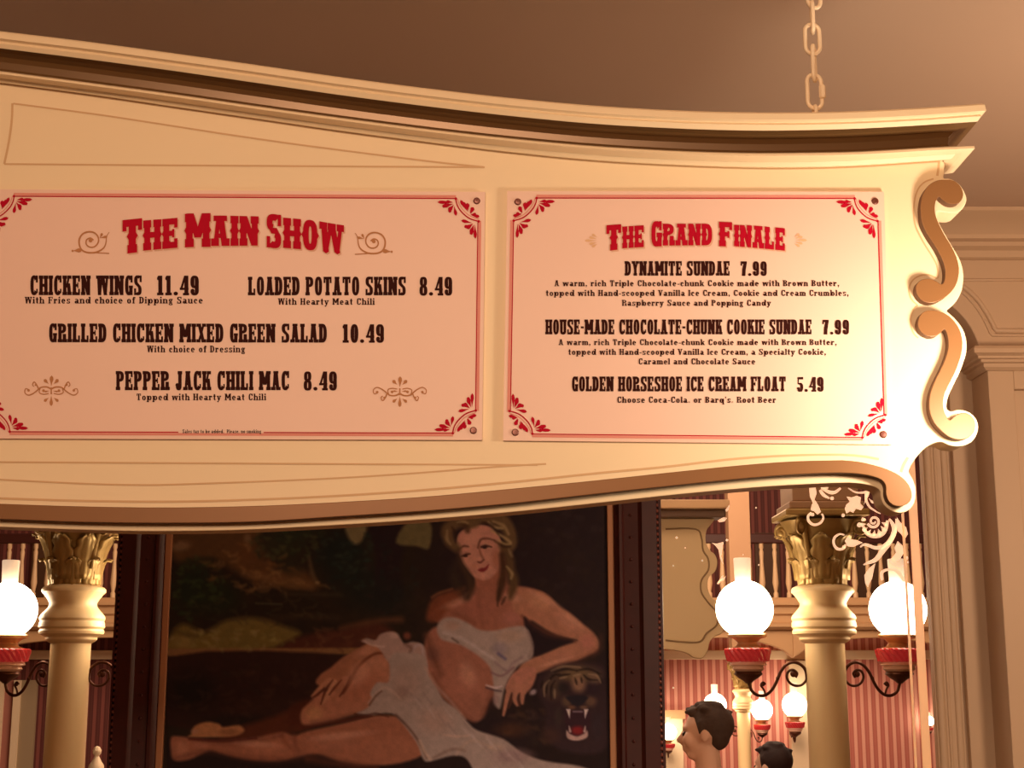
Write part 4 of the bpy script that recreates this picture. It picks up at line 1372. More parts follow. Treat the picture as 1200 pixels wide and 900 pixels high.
# head
shape([(535, 640), (536, 630), (542, 622), (556, 616), (572, 617), (583, 626), (588, 640), (588, 655), (585, 668), (578, 676), (568, 680), (558, 678), (550, 670), (541, 656)], (176, 98, 70), 1.5)
shape([(560, 672), (590, 650), (594, 672), (592, 690), (562, 690)], (146, 70, 44), 2.5)
shape([(535, 640), (536, 630), (542, 622), (556, 616), (572, 617), (583, 626), (588, 640), (586, 655), (583, 668), (576, 677), (567, 680), (558, 677), (550, 670), (541, 656)], (178, 100, 72), 1.4)
blob(552, 632, 12, 10, (188, 110, 80), .7)
blob(548, 658, 8, 8, (190, 110, 78), .5)
blob(582, 655, 8, 16, (150, 74, 46), .7)
blob(572, 670, 9, 6, (188, 108, 80), .6)
blob(556, 663, 5, 4, (184, 96, 60), .4)
# brows, eyes, nose, mouth (head tipped)
stro([(538, 644), (543, 640), (549, 640.5)], (70, 28, 16), [.5, 1.1, .6], 1.0, .9)
stro([(560, 642), (563, 633), (570, 631), (579, 633)], (78, 32, 18), [.8, 1.2, .7], 1.1, .9)
blob(546, 648, 5, 3, (150, 84, 60), .6)
stro([(541, 652), (546, 650), (551, 649)], (56, 20, 12), [.8, 1.5, .6], .9, .95)
blob(545.5, 651.5, 3, 2, (44, 16, 12), .9, 0, 1.5)
blob(569, 637, 5, 3, (172, 104, 70), .5)
stro([(564, 641), (569, 640), (576, 641)], (56, 20, 12), [1.3, 1.8, .8], .9, .95)
blob(568, 641.5, 3, 2.2, (40, 16, 12), .9, 0, 1.5)
blob(573.5, 642, 2, 1.4, (180, 120, 96), .5)
stro([(561, 640), (563, 648), (566, 655)], (116, 52, 32), [.6, 1.0, 1.2], 1.2, .8)
stro([(560, 658.5), (563, 659), (567, 656)], (84, 26, 20), [.8, 1.2, .8], .8, .9)
blob(563, 655, 4, 3, (192, 116, 84), .5)
shape([(560, 668), (564, 665.5), (568, 665), (573, 661), (571, 667), (567, 670), (563, 670)], (122, 28, 26), .8)
blob(566, 674, 5, 3, (196, 116, 88), .5)
# hair
HC, HL, HD = (92, 56, 26), (164, 116, 62), (48, 22, 10)
stro([(535, 642), (527, 634), (524, 622), (532, 614), (545, 610), (556, 612)], HC, [5, 7, 7, 6], 3)
stro([(550, 616), (560, 608), (576, 606), (590, 612), (597, 624), (599, 638), (592, 645)], HC, [4, 7, 8, 7, 5], 2.5)
stro([(548, 622), (545, 616), (540, 612)], (66, 34, 14), [3, 4, 3], 2, .8)
stro([(590, 640), (596, 655), (598, 668), (602, 682), (598, 700)], (80, 46, 20), [5, 6, 6, 6, 3], 3)
stro([(588, 650), (590, 668), (588, 684), (584, 702)], (64, 30, 12), [3, 4, 5, 2], 2.5)
stro([(537, 645), (540, 660), (548, 674), (552, 688), (548, 700)], (58, 30, 14), [2, 3, 4, 5, 3], 3, .9)
stro([(534, 660), (532, 676), (540, 690), (545, 702)], (50, 28, 14), [3, 6, 6, 2], 5, .7)
for l, a in (([(536, 612), (542, 611), (548, 613)], .7), ([(572, 612), (580, 618), (589, 619)], 1), ([(576, 622), (588, 628), (598, 636), (592, 638), (584, 633)], .9), ([(524, 622), (524, 632), (528, 638)], .6), ([(594, 664), (600, 672), (599, 678)], .8), ([(578, 611), (590, 616), (596, 626)], .7), ([(596, 644), (600, 652)], .5)):
    stro(l, HL, [.8, 1.8, 1.0], 1.6, a)
for l in ([(566, 612), (576, 616), (584, 626)], [(580, 634), (590, 640), (598, 640)], [(530, 618), (534, 626), (534, 636)], [(592, 700), (588, 708)], [(585, 690), (583, 710)]):
    stro(l, HD, [1, 1.6, .8], 1.5, .8)
# bodice drape
DR, DRL, DRD = (156, 116, 96), (192, 150, 130), (112, 76, 70)
shape([(512, 738), (514, 730), (522, 724), (534, 724), (548, 730), (562, 738), (580, 739), (598, 735), (614, 734), (621, 744), (625, 762), (622, 772), (608, 780), (600, 790), (594, 800), (590, 812), (586, 830), (580, 824), (578, 800), (574, 782), (560, 768), (540, 756), (525, 752), (516, 748)], DR, 1.8)
blob(530, 733, 12, 7, (160, 102, 76), .6)
blob(598, 745, 20, 10, (166, 114, 84), .6)
blob(585, 760, 12, 9, (128, 96, 92), .7)
stro([(520, 742), (540, 748), (560, 760), (578, 772)], DRL, [1, 2, 1.5], 2, .6)
stro([(530, 748), (537, 753)], (80, 50, 36), 1, 1.2, .7)
stro([(584, 766), (592, 772)], (84, 62, 80), 1.8, 1.6, .8)
stro([(576, 788), (588, 792), (602, 782)], (112, 64, 60), 1, 1.5, .8)
stro([(580, 776), (594, 786), (600, 778), (612, 770)], (118, 76, 74), 1.1, 1.6, .6)
stro([(618, 740), (624, 756), (620, 770)], (128, 90, 74), 1.5, 1.8, .7)
stro([(570, 803), (580, 806), (588, 804)], (202, 152, 134), [.8, 1.6, .8], 1.2, .9)
stro([(570, 806), (580, 809), (587, 810)], (70, 40, 40), 1, 1.2, .8)
blob(581, 820, 5, 9, (140, 92, 78), .7)
blob(625, 811, 6, 4, (176, 132, 122), .8, -30)
# sleeve puff at hip (left)
shape([(424, 752), (430, 748), (440, 750), (446, 743), (460, 740), (468, 746), (474, 754), (484, 752), (496, 756), (500, 770), (500, 790), (480, 800), (455, 776), (448, 765), (440, 757)], (158, 108, 88), 1.5)
blob(462, 745, 7, 5, (184, 132, 108), .7)
stro([(428, 752), (436, 756), (450, 758)], (190, 140, 116), 1, 1.2, .7)
stro([(480, 772), (486, 758), (494, 757), (496, 770)], (176, 134, 120), [1, 1.8, 1], 1.5, .7)
stro([(474, 755), (482, 760), (478, 770)], (96, 56, 40), [1, 2, 1], 2, .7)
blob(477, 745, 6, 6, (124, 50, 28), .8)
# main skirt drape
shape([(458, 768), (480, 765), (498, 770), (502, 790), (512, 806), (520, 820), (536, 832), (548, 846), (560, 856), (590, 866), (612, 882), (640, 892), (680, 898), (700, 910), (660, 930), (560, 930), (555, 905), (545, 888), (528, 886), (505, 892), (496, 890), (488, 870), (470, 846), (458, 836), (430, 838), (418, 836), (430, 830), (436, 820), (434, 812), (442, 800), (456, 798)], (154, 114, 94), 1.6)
blob(475, 800, 24, 26, (152, 102, 80), .5)
blob(510, 845, 26, 20, (164, 110, 86), .6)
blob(470, 812, 10, 10, (126, 84, 66), .6)
blob(600, 886, 30, 12, (142, 94, 82), .7)
blob(580, 876, 14, 6, (166, 118, 90), .5)
stro([(432, 824), (442, 812), (452, 806), (462, 812), (470, 820)], (178, 128, 102), [1, 1.5, 1], 1.6, .7)
stro([(433, 826), (440, 816), (447, 810)], (88, 48, 32), 1.1, 1.2, .8)
stro([(416, 837), (430, 838), (440, 836), (455, 840)], (70, 28, 16), [1.4, 1, .6], 1.2, .8)
stro([(464, 838), (478, 852), (490, 868), (500, 888)], (84, 44, 28), [1.4, 1.2, .8], 1.6, .8)
stro([(492, 868), (497, 880), (504, 890)], (186, 134, 104), 1.6, 1.6, .7)
stro([(520, 861), (535, 863), (550, 862)], (182, 128, 100), [.8, 1.4, .8], 1.4, .7)
stro([(498, 782), (512, 804), (530, 824), (545, 842)], (172, 118, 92), [1.2, 1.6, 1], 2, .6)
stro([(535, 884), (545, 872), (556, 868), (576, 876)], (174, 124, 96), [1, 1.8, 1], 1.8, .6)
stro([(508, 888), (530, 878), (545, 880)], (108, 66, 48), [1, 1.6, 1], 2, .6)
for i in range(16):
    x, y = 470 + 9 * i + rng.rand() * 8, 800 + 7 * i * .8 + rng.rand() * 14
    stro([(x, y), (x + 5, y + 7), (x + 8 + rng.rand() * 8, y + 14)], DRL if i % 2 else DRD, [.4, .9, .4], 1.6, .35)
# tiger
TG = (98, 58, 30)
shape([(628, 800), (640, 786), (660, 778), (685, 776), (706, 780), (710, 800), (712, 840), (706, 880), (660, 880), (640, 860), (640, 832), (634, 822)], (46, 22, 20), 3)
blob(676, 790, 32, 13, (106, 68, 36), .85)
blob(648, 806, 14, 18, (82, 50, 30), .7)
blob(678, 802, 11, 12, (150, 92, 58), .8)
blob(697, 795, 9, 9, (120, 76, 48), .6)
blob(664, 822, 8, 8, (96, 58, 34), .8)
blob(692, 822, 9, 8, (102, 60, 36), .8)
blob(660, 806, 9, 8, (34, 20, 16), .85)
blob(695, 808, 9, 8, (40, 18, 20), .85)
for l in ([(650, 788), (662, 784), (676, 786)], [(654, 792), (668, 790)], [(676, 786), (690, 784), (704, 790)], [(684, 791), (690, 796), (700, 797)], [(642, 800), (648, 792), (656, 790)], [(640, 812), (641, 802)], [(646, 820), (646, 806), (650, 798)], [(634, 806), (636, 798)], [(700, 788), (706, 800)], [(674, 795), (676, 802)], [(681, 794), (682, 800)]):
    stro(l, (26, 12, 8), [.6, 1.4, .6], 1.1, .85)
for l in ([(646, 786), (660, 781), (680, 782)], [(656, 795), (664, 793)], [(638, 816), (638, 804), (644, 797)], [(650, 818), (650, 808)], [(690, 790), (700, 792), (704, 800)], [(672, 792), (680, 790)]):
    stro(l, (156, 108, 68), [.5, 1.2, .5], 1.3, .7)
shape([(664, 816), (688, 816), (684, 824), (676, 828), (668, 823)], (30, 18, 20), 1.5)
blob(670, 829, 6, 3, (124, 66, 36), .7)
blob(684, 829, 6, 3, (120, 70, 44), .7)
shape([(664, 832), (676, 834), (688, 832), (692, 842), (688, 862), (676, 866), (666, 862), (662, 842)], (48, 18, 20), 1.3)
blob(677, 856, 10, 7, (134, 18, 16), .9)
shape([(664, 856), (668, 860), (676, 863), (684, 860), (688, 856), (688, 864), (676, 868), (665, 865)], (176, 120, 100), 1)
for q, x in ((-1, 666), (1, 687)):
    shape([(x - 2.5, 831), (x + 2.5, 831), (x - q * 1.5, 842)], (208, 158, 142), .8, 1, 1)
stro([(672, 834), (682, 834)], (150, 104, 104), .8, 1, .8)
for l in ([(668, 857), (667, 851)], [(685, 857), (686, 851)]):
    stro(l, (190, 140, 120), [1.4, .5], .8, .9)
blob(600, 855, 26, 12, (78, 34, 14), .6)
blob(645, 862, 14, 12, (66, 30, 18), .6)
blob(700, 850, 8, 20, (44, 26, 26), .6)
blob(654, 840, 6, 14, (56, 34, 24), .6)
# brush texture
img *= (1 + (smooth_noise(5, 7)[..., None] - 0.5) * 0.10 + (rng.rand(GY, GX)[..., None] - 0.5) * 0.06)
img = 13 + np.clip(img, 4, 255) * 0.96
luma = img.mean(-1, keepdims=True)
img = img * 0.9 + luma * 0.1
seen = np.where(img / 255 <= 0.04045, img / 255 / 12.92, ((img / 255 + 0.055) / 1.055) ** 2.4)
PAINT_LIGHT = np.array([0.62, 0.42, 0.28])
alb = np.clip(seen / PAINT_LIGHT, 0.0015, 0.95)
cz = [Z(y, YPN) for y in py_]
pts = []
ox, oz = (P0 + P1) / 2, zb
verts = np.zeros((GY, GX, 3))
k_scale = None
for j, y in enumerate(py_):
    zz = min(max(Z(y, YPN), z0c + 0.001), z1c - 0.001)
    verts[j, :, 2] = zz - oz
    verts[j, :, 1] = YPN - YW
# sides of the canvas run parallel to the frame
tcol = (px_ - cx0) / (cx1 - cx0)
for j, y in enumerate(py_):
    xa = at(cx0, y, YPN).x; xb_ = at(cx1, y, YPN).x
    verts[j, :, 0] = np.clip(xa + (xb_ - xa) * tcol, P0 - 0.02, P1 + 0.02) - ox
me = bpy.data.meshes.new('canvas')
idx = np.arange(GY * GX).reshape(GY, GX)
q = np.stack([idx[:-1, :-1], idx[1:, :-1], idx[1:, 1:], idx[:-1, 1:]], -1).reshape(-1, 4)
me.vertices.add(GY * GX)
me.vertices.foreach_set('co', verts.reshape(-1))
me.loops.add(q.size)
me.loops.foreach_set('vertex_index', q.reshape(-1).astype(np.int32))
me.polygons.add(len(q))
me.polygons.foreach_set('loop_start', np.arange(0, q.size, 4, dtype=np.int32))
me.polygons.foreach_set('loop_total', np.full(len(q), 4, dtype=np.int32))
me.update()
ca = me.color_attributes.new('paint', 'FLOAT_COLOR', 'POINT')
ca.data.foreach_set('color', np.concatenate([alb.reshape(-1, 3), np.ones((GY * GX, 1))], 1).reshape(-1).astype(np.float32))
m_canvas = bpy.data.materials.new('oil_painting')
m_canvas.use_nodes = True
nt = m_canvas.node_tree
vc = nt.nodes.new('ShaderNodeVertexColor'); vc.layer_name = 'paint'
bs_ = nt.nodes['Principled BSDF']
nt.links.new(vc.outputs['Color'], bs_.inputs['Base Color'])
bs_.inputs['Roughness'].default_value = 0.45
bs_.inputs['Specular IOR Level'].default_value = 0.08
me.materials.append(m_canvas)
cv = bpy.data.objects.new('canvas', me)
cv.parent = pic
COL.objects.link(cv)
# dark edges of the canvas beyond the painted grid (rabbet)
mb = MB(); mb.box(P0, P1, YPN + 0.002, YW - 0.0006, z0c, z1c); mb.build('canvas_back', mat('canvas_dark', (0.03, 0.015, 0.01), 0.8), pic)

# ------------------------------------------------------------------ mirrors: glass panes with etched scrollwork
def glass_mat():
    m = bpy.data.materials.new('mirror_glass')
    m.use_nodes = True
    nt = m.node_tree
    nt.nodes.remove(nt.nodes['Principled BSDF'])
    out = nt.nodes['Material Output']
    tr = nt.nodes.new('ShaderNodeBsdfTransparent')
    tr.inputs[0].default_value = (0.96, 0.95, 0.93, 1)
    nt.links.new(tr.outputs[0], out.inputs[0])
    return m
m_glass = glass_mat()
m_etch = mat('etched_white_leafwork', (0.98, 0.86, 0.78), 0.6)
_nt = m_etch.node_tree
_tl = _nt.nodes.new('ShaderNodeBsdfTranslucent'); _tl.inputs[0].default_value = (0.98, 0.86, 0.78, 1)
_ad = _nt.nodes.new('ShaderNodeAddShader')
_nt.links.new(_nt.nodes['Principled BSDF'].outputs[0], _ad.inputs[0])
_nt.links.new(_tl.outputs[0], _ad.inputs[1])
_nt.links.new(_ad.outputs[0], _nt.nodes['Material Output'].inputs[0])
m_bevel = mat('mirror_cream_edge', (0.98, 0.84, 0.62), 0.3)
m_strip = mat('mirror_edge_strip', (0.80, 0.66, 0.50), 0.4)
_nt = m_strip.node_tree
_tl = _nt.nodes.new('ShaderNodeBsdfTranslucent'); _tl.inputs[0].default_value = (0.46, 0.37, 0.27, 1)
_ad = _nt.nodes.new('ShaderNodeAddShader')
_nt.links.new(_nt.nodes['Principled BSDF'].outputs[0], _ad.inputs[0])
_nt.links.new(_tl.outputs[0], _ad.inputs[1])
_nt.links.new(_ad.outputs[0], _nt.nodes['Material Output'].inputs[0])
YG = YW + 0.03
def gp(x, y, d=0.0):
    return at(x, y, YG - 0.004 - d)
mr = thing('wall_mirror', 'tall mirror right of the painting with etched white leaf scrolls', 'mirror', ((xPR + xJ) / 2, YG, zM0))
mb = MB(); mb.box(xPR + 0.001, xJ - 0.001, YG, YG + 0.004, zM0 + 0.001, zM1 - 0.001); mb.build('glass_pane', m_glass, mr)
ml = thing('wall_mirror', 'tall plain mirror to the left of the painting', 'mirror', ((xLm + xPL) / 2, YG, zM0))
mb = MB(); mb.box(xLm + 0.001, xPL - 0.001, YG, YG + 0.004, zM0 + 0.001, zM1 - 0.001); mb.build('glass_pane', m_glass, ml)
mr['group'] = ml['group'] = 'wall mirrors beside the painting'
# bevel strips near the edge, their bright line put into a pale translucent colour
def vstrip(px0, px1, py, name, m, parent):
    mb = MB()
    x0, x1 = at(px0, py, YG).x, at(px1, py, YG).x
    mb.box(x0, x1, YG - 0.006, YG - 0.0005, zM0 + 0.01, zM1 - 0.01)
    return mb.build(name, m, parent, bevel=0.001)
vstrip(1072.5, 1082.5, 740, 'lit_bevel_strip', m_strip, mr)
vstrip(1063.5, 1066.5, 745, 'thin_edge_strip', m_strip, mr)
P = []
def sp(pts, w_):
    global P
    P += stroke2(crom(pts, 4), w_)
def etch():
    global P
    if P:
        mb = MB(); put(mb, P, gp, eps=0.00004); mb.build('etched_leaf', m_etch, mr, fix=False)
    P = []
etch()
# hanging leaf and ring at the left
P += [[(x, y) for x, y in [(948, 568), (955, 566), (957, 578), (953, 590), (949, 582)]]]
etch()
P += [[(x, y) for x, y in [(955, 586), (959, 592), (962, 600), (958, 603), (954, 599), (950, 598), (951, 592)]]]
etch()
sp([(951, 601), (947, 605), (948, 611), (954, 615), (961, 613), (965, 607), (963, 602)], [1.4, 1.6, 1.4, 0.9])
etch()
P += disc2(952, 603, 2.2, 8)
etch()
sp([(961, 574), (965, 580), (972, 584)], [1.6, 2, 1]); P += disc2(975, 584, 2.3, 8)
etch()
sp([(962, 571), (970, 576), (978, 577), (985, 572)], [1.2, 2.2, 1.2])
etch()
P += disc2(968, 571, 3, 8)
etch()
sp([(994, 572), (1003, 577), (1013, 577), (1019, 575)], [.6, 1.2, 1.6])
etch()
# maple-like leaf
P += [[(x, y) for x, y in [(992, 582), (998, 583), (1004, 581), (1009, 583), (1008, 590), (1012, 594), (1009, 598), (1003, 596), (1000, 601), (996, 599), (992, 602), (990, 596), (992, 591), (996, 588)]]]
etch()
P += disc2(988, 604, 2.2, 8)
etch()
sp([(1015, 578), (1015, 586), (1019, 594), (1026, 599), (1032, 602)], [1.6, 1.4, 1.0, .5])
etch()
P += drop2(1012, 592, 1019, 574, 3)
etch()
P += drop2(1018, 584, 1024, 590, 3)
etch()
# big rosette spiral
P += spiral2(1024, 611, 1.5, 7.5, 0, 520, 1.0, 1.6, 30)
etch()
sp([(1012, 617), (1015, 624), (1022, 628), (1032, 627), (1038, 620), (1040, 610)], [1.2, 2.2, 2.6, 2.4, 1.6])
etch()
P += disc2(1007, 615, 2.8, 10) + disc2(1013, 609, 1.8, 8)
etch()
for a in range(0, 200, 28):
    P += drop2(1024 + 9 * math.cos(R_(a)), 612 + 9 * math.sin(R_(a)), 1024 + 16 * math.cos(R_(a + 6)), 614 + 15 * math.sin(R_(a + 6)), 5)
    etch()
sp([(1042, 608), (1046, 614), (1048, 622), (1044, 632), (1036, 640), (1026, 642), (1014, 638), (1008, 641)], [1, 2.4, 3, 2.6, 2.2, 1.6, .7])
etch()
sp([(1050, 608), (1050, 620), (1044, 634), (1034, 646), (1026, 656), (1016, 660), (1012, 662)], [.8, 1.6, 2.4, 3.2, 2.6, 1.4, .6])
etch()
P += [[(x, y) for x, y in [(990, 634), (994, 628), (997, 632), (1004, 633), (1011, 636), (1004, 639), (1000, 641), (993, 640)]]]
etch()
sp([(990, 627), (984, 626), (978, 630), (977, 637), (981, 643), (988, 643), (991, 638)], [.8, 1.4, 1.6, 1.2]); P += disc2(989, 641, 2.2, 8)
etch()
P += [[(x, y) for x, y in [(1026, 660), (1024, 668), (1022, 678), (1017, 688), (1014, 684), (1013, 674), (1018, 666)]]]
etch()
P += [[(x, y) for x, y in [(1052, 634), (1058, 640), (1059, 648), (1054, 656), (1048, 658), (1045, 654), (1050, 648), (1048, 642)]]]
etch()
sp([(1044, 655), (1052, 662), (1059, 663)], [2.6, 1.8, .6])
etch()
P += [[(x, y) for x, y in [(1051, 606), (1055, 612), (1062, 618), (1064, 626), (1060, 632), (1056, 626), (1052, 622)]]]
etch()
P += disc2(1062, 654, 2.4, 8) + disc2(1064, 659, 1.2, 8)
etch()
sp([(1034, 680), (1033, 672), (1038, 668), (1048, 668), (1054, 672), (1060, 682)], [1.6, 1.8, 1.2, 2.4, 1.6])
etch()
# small fragments near the left part of the pane
for pts_ in ([(850, 598), (855, 591), (854, 597), (851, 600)], [(841, 610), (848, 606), (852, 607), (849, 611), (843, 612)], [(834, 636), (840, 637), (848, 635), (847, 640), (845, 652), (848, 662), (844, 655), (842, 644), (838, 639)], [(840, 684), (846, 675), (848, 674), (846, 680), (842, 685)], [(851, 675), (848, 680), (841, 684), (842, 681)]):
    P += [pts_]
    etch()
for x, y, r in ((793, 630, 1.5), (823, 657, 1.2), (789, 663, 1.0), (852, 633, 1.6), (789, 806, 1.2), (889, 662, 1.0), (886, 595, 1.1), (803, 642, .7), (871, 650, .8)):
    P += disc2(x, y, r, 6)
    etch()

etch()
# ------------------------------------------------------------------ the hall seen in the mirrors
m_cream = mat('column_cream_paint', (0.80, 0.60, 0.33), 0.35, var=0.04, scale=4)
m_dgold = mat('capital_old_gold', (0.36, 0.23, 0.075), 0.38, metal=0.4, var=0.25, scale=20, bump=0.4)
m_fascia = mat('balcony_tan_paint', (0.62, 0.38, 0.20), 0.6, var=0.05, scale=2)
m_fascia2 = mat('baluster_tan_paint', (0.78, 0.54, 0.32), 0.5)
m_rail = mat('rail_dark_wood', (0.06, 0.015, 0.012), 0.35)
m_iron = mat('bracket_bronze', (0.10, 0.035, 0.02), 0.35, metal=0.7)
m_redglass = mat('lamp_red_glass', (0.42, 0.02, 0.025), 0.2, var=0.35, scale=60, coat=0.5, emit=(0.6, 0.03, 0.03), strength=0.25)
m_globe = mat('lamp_globe_lit', (1, 0.9, 0.8), 0.3, emit=(1.0, 0.80, 0.56), strength=15.0)
m_chim = mat('lamp_chimney_lit', (1, 0.85, 0.7), 0.2, emit=(1.0, 0.72, 0.5), strength=0.55)
m_frost = mat('lamp_frosted_bowl', (0.85, 0.55, 0.42), 0.25, coat=0.4)
m_white = mat('white_trim', (0.85, 0.68, 0.48), 0.5)
m_olive = mat('reflected_panel_olive', (0.55, 0.38, 0.20), 0.55, var=0.03, scale=3)
m_brown = mat('dark_brown_trim', (0.10, 0.045, 0.02), 0.5)

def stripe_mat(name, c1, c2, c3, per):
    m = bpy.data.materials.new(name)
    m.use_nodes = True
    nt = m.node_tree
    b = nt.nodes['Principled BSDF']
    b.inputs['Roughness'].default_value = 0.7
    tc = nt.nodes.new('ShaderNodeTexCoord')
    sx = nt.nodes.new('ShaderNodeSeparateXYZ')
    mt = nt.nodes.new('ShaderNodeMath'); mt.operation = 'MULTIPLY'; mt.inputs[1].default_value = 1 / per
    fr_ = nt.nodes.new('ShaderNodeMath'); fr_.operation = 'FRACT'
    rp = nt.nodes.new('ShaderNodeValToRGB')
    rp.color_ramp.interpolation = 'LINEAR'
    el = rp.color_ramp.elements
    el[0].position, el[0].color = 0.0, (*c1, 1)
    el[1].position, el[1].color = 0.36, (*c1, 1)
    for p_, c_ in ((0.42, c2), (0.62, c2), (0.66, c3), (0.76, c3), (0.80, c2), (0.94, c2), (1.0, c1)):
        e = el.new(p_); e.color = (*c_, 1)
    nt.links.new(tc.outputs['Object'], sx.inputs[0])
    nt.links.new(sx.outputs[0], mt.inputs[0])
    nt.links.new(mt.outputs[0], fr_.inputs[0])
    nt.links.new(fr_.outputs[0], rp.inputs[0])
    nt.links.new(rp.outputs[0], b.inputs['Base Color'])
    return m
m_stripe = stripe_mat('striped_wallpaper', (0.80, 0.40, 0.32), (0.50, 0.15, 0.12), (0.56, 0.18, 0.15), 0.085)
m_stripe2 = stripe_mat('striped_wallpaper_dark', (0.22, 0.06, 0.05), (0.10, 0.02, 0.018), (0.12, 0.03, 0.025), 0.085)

YB0 = 15.5     # balcony front
YB1 = 16.3     # wall below balcony
YB2 = 18.0
zF0, zF1 = Z(738, YB0), Z(706, YB0)       # balcony fascia
# far walls
mb = MB(); mb.box(-1.35, 8.5, YB1, YB1 + 0.1, 0, zF1 - 0.05); w1 = mb.build('wall_far', m_stripe); struct(w1)
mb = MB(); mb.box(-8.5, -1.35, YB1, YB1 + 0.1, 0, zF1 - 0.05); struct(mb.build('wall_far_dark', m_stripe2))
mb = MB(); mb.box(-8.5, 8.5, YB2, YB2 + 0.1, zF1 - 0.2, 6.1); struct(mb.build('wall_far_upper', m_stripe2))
mb = MB(); mb.box(-8.6, -8.5, 5.6, 18.1, 0, 6.1); struct(mb.build('wall_far_left', m_wallflat))
mb = MB(); mb.box(8.5, 8.6, 5.6, 18.1, 0, 6.1); struct(mb.build('wall_far_right', m_wallflat))
mb = MB(); mb.box(-8.6, 8.6, 5.6, 18.1, 6.0, 6.1); struct(mb.build('ceiling_hall', m_ceil))
mb = MB(); mb.box(-8.6, -4.5, 5.5, 5.6, 0, 6.1); mb.box(4.5, 8.6, 5.5, 5.6, 0, 6.1); mb.box(-4.5, 4.5, 5.5, 5.6, ZC + 0.1, 6.1); struct(mb.build('wall_divide', m_wallflat))
# cream frieze and dado on the far wall
mb = MB(); mb.box(-8.4, 8.4, YB1 - 0.05, YB1 - 0.001, Z(773, YB1), Z(762, YB1)); struct(mb.build('trim_14', m_white, bevel=0.01))
mb = MB(); mb.box(at(776, 860, YB1).x - .3, at(803, 860, YB1).x, YB1 - 0.06, YB1 - 0.001, Z(842, YB1), Z(832, YB1)); struct(mb.build('trim_15', m_fascia))
mb = MB(); mb.box(at(776, 860, YB1).x - .3, at(800, 860, YB1).x, YB1 - 0.04, YB1 - 0.001, 0, Z(842, YB1)); struct(mb.build('trim_16', m_white))
# pale pilaster on the far wall
mb = MB(); mb.box(at(924, 860, YB1).x, at(948, 860, YB1).x, YB1 - 0.16, YB1 - 0.002, 0, Z(774, YB1)); struct(mb.build('trim_17', m_white, bevel=0.01))
# balcony: one thing with floor, mouldings, rail, balusters and posts
bal = thing('balcony', 'tan balcony with dark hand rail and pale balusters across the far hall', 'balcony', (0, YB0, zF0))
mb = MB()
prof = [(0.0, zF1), (-0.10, zF1), (-0.10, zF1 - 0.03), (-0.05, zF1 - 0.05), (-0.05, zF1 - 0.12), (-0.02, zF1 - 0.14), (-0.02, zF0 + 0.08), (-0.07, zF0 + 0.06), (-0.07, zF0 + 0.03), (-0.02, zF0), (0.0, zF0)]
a = [Vector((-8.4, YB0 + y, z)) for y, z in prof] + [Vector((-8.4, YB2, zF0)), Vector((-8.4, YB2, zF1))]
mb.slab(a, [Vector((8.4, v.y, v.z)) for v in a])
mb.build('floor_edge', m_fascia, bal, smooth=30)
# arched soffit panels under the edge
mb = MB()
zs0 = Z(771, YB0)
for xs0, xs1 in ((-8.3, at(-40, 750, YB0).x), (at(-40, 750, YB0).x, at(300, 750, YB0).x), (at(300, 750, YB0).x, at(760, 750, YB0).x), (at(760, 750, YB0).x, at(930, 750, YB0).x), (at(930, 750, YB0).x, at(1130, 750, YB0).x), (at(1130, 750, YB0).x, 8.3)):
    n = 14
    top = [Vector((xs0 + (xs1 - xs0) * k / n, YB0 + 0.03, zF0)) for k in range(n + 1)]
    ht = zF0 - zs0
    low = [Vector((v.x, v.y, zs0 + ht * 0.72 * math.sin(math.pi * k / n) ** 0.6)) for k, v in enumerate(top)]
    loop = top + low[::-1]
    mb.slab(loop, [Vector((v.x, v.y + 0.12, v.z)) for v in loop])
mb.build('arched_valance', m_fascia, bal, bevel=0.01)
zR = Z(630, YB0)
zRb = Z(637, YB0)
mb = MB()
mb.box(-8.4, 8.4, YB0 - 0.04, YB0 + 0.05, zRb, zR + 0.04)
hr = mb.build('hand_rail', m_rail, bal, bevel=0.012)
mb = MB(); mb.box(-8.4, 8.4, YB0 - 0.02, YB0 + 0.03, zF1, zF1 + 0.05); mb.build('bottom_rail', m_fascia, bal)
bprof = [(.028, 0.0), (.028, .06), (.018, .08), (.036, .2), (.03, .3), (.02, .5), (.026, .62), (.018, .66), (.026, .68), (.026, .74)]
hh = zRb - zF1 - 0.05
pr = [(r * 0.95, zF1 + 0.05 + t / .74 * hh) for r, t in bprof][::-1]
b0 = None
xstart = at(893, 670, YB0).x
step = (at(908.5, 670, YB0).x - xstart)
for i in range(-76, 38):
    x = xstart + step * i
    px_here = 600 + x / YB0 * FPX
    if b0 is None:
        mb = MB(); mb.lathe(pr, (x, YB0), 10)
        b0 = mb.build('baluster', m_fascia2, bal, smooth=True)
        bx = x
    else:
        c_ = b0.copy(); COL.objects.link(c_); c_.location = (b0.location.x + x - bx, b0.location.y, b0.location.z)
# posts with swelling foot
for pxp in (868,):
    x = at(pxp, 640, YB0).x
    k = YB0 / FPX
    mb = MB()
    mb.lathe([(6.5 * k, 5.9), (6.5 * k, Z(622, YB0)), (8.5 * k, Z(628, YB0)), (8 * k, Z(634, YB0)), (11.5 * k, Z(641, YB0)), (12.5 * k, Z(646, YB0)), (12.5 * k, Z(700, YB0)), (13.5 * k, Z(702, YB0)), (13.5 * k, zF1)], (x, YB0 - 0.02), 8)
    mb.build('post', m_fascia, bal, smooth=30)
# dark doorway openings on the balcony wall
for n_, (pa, pb) in enumerate(((884, 912), (1000, 1040), (40, 60)), 1):
    mb = MB(); mb.box(at(pa, 640, YB2).x, at(pb, 640, YB2).x, YB2 - 0.06, YB2 - 0.002, zF1 - .1, Z(625, YB2)); struct(mb.build('door_%d' % n_, m_brown))
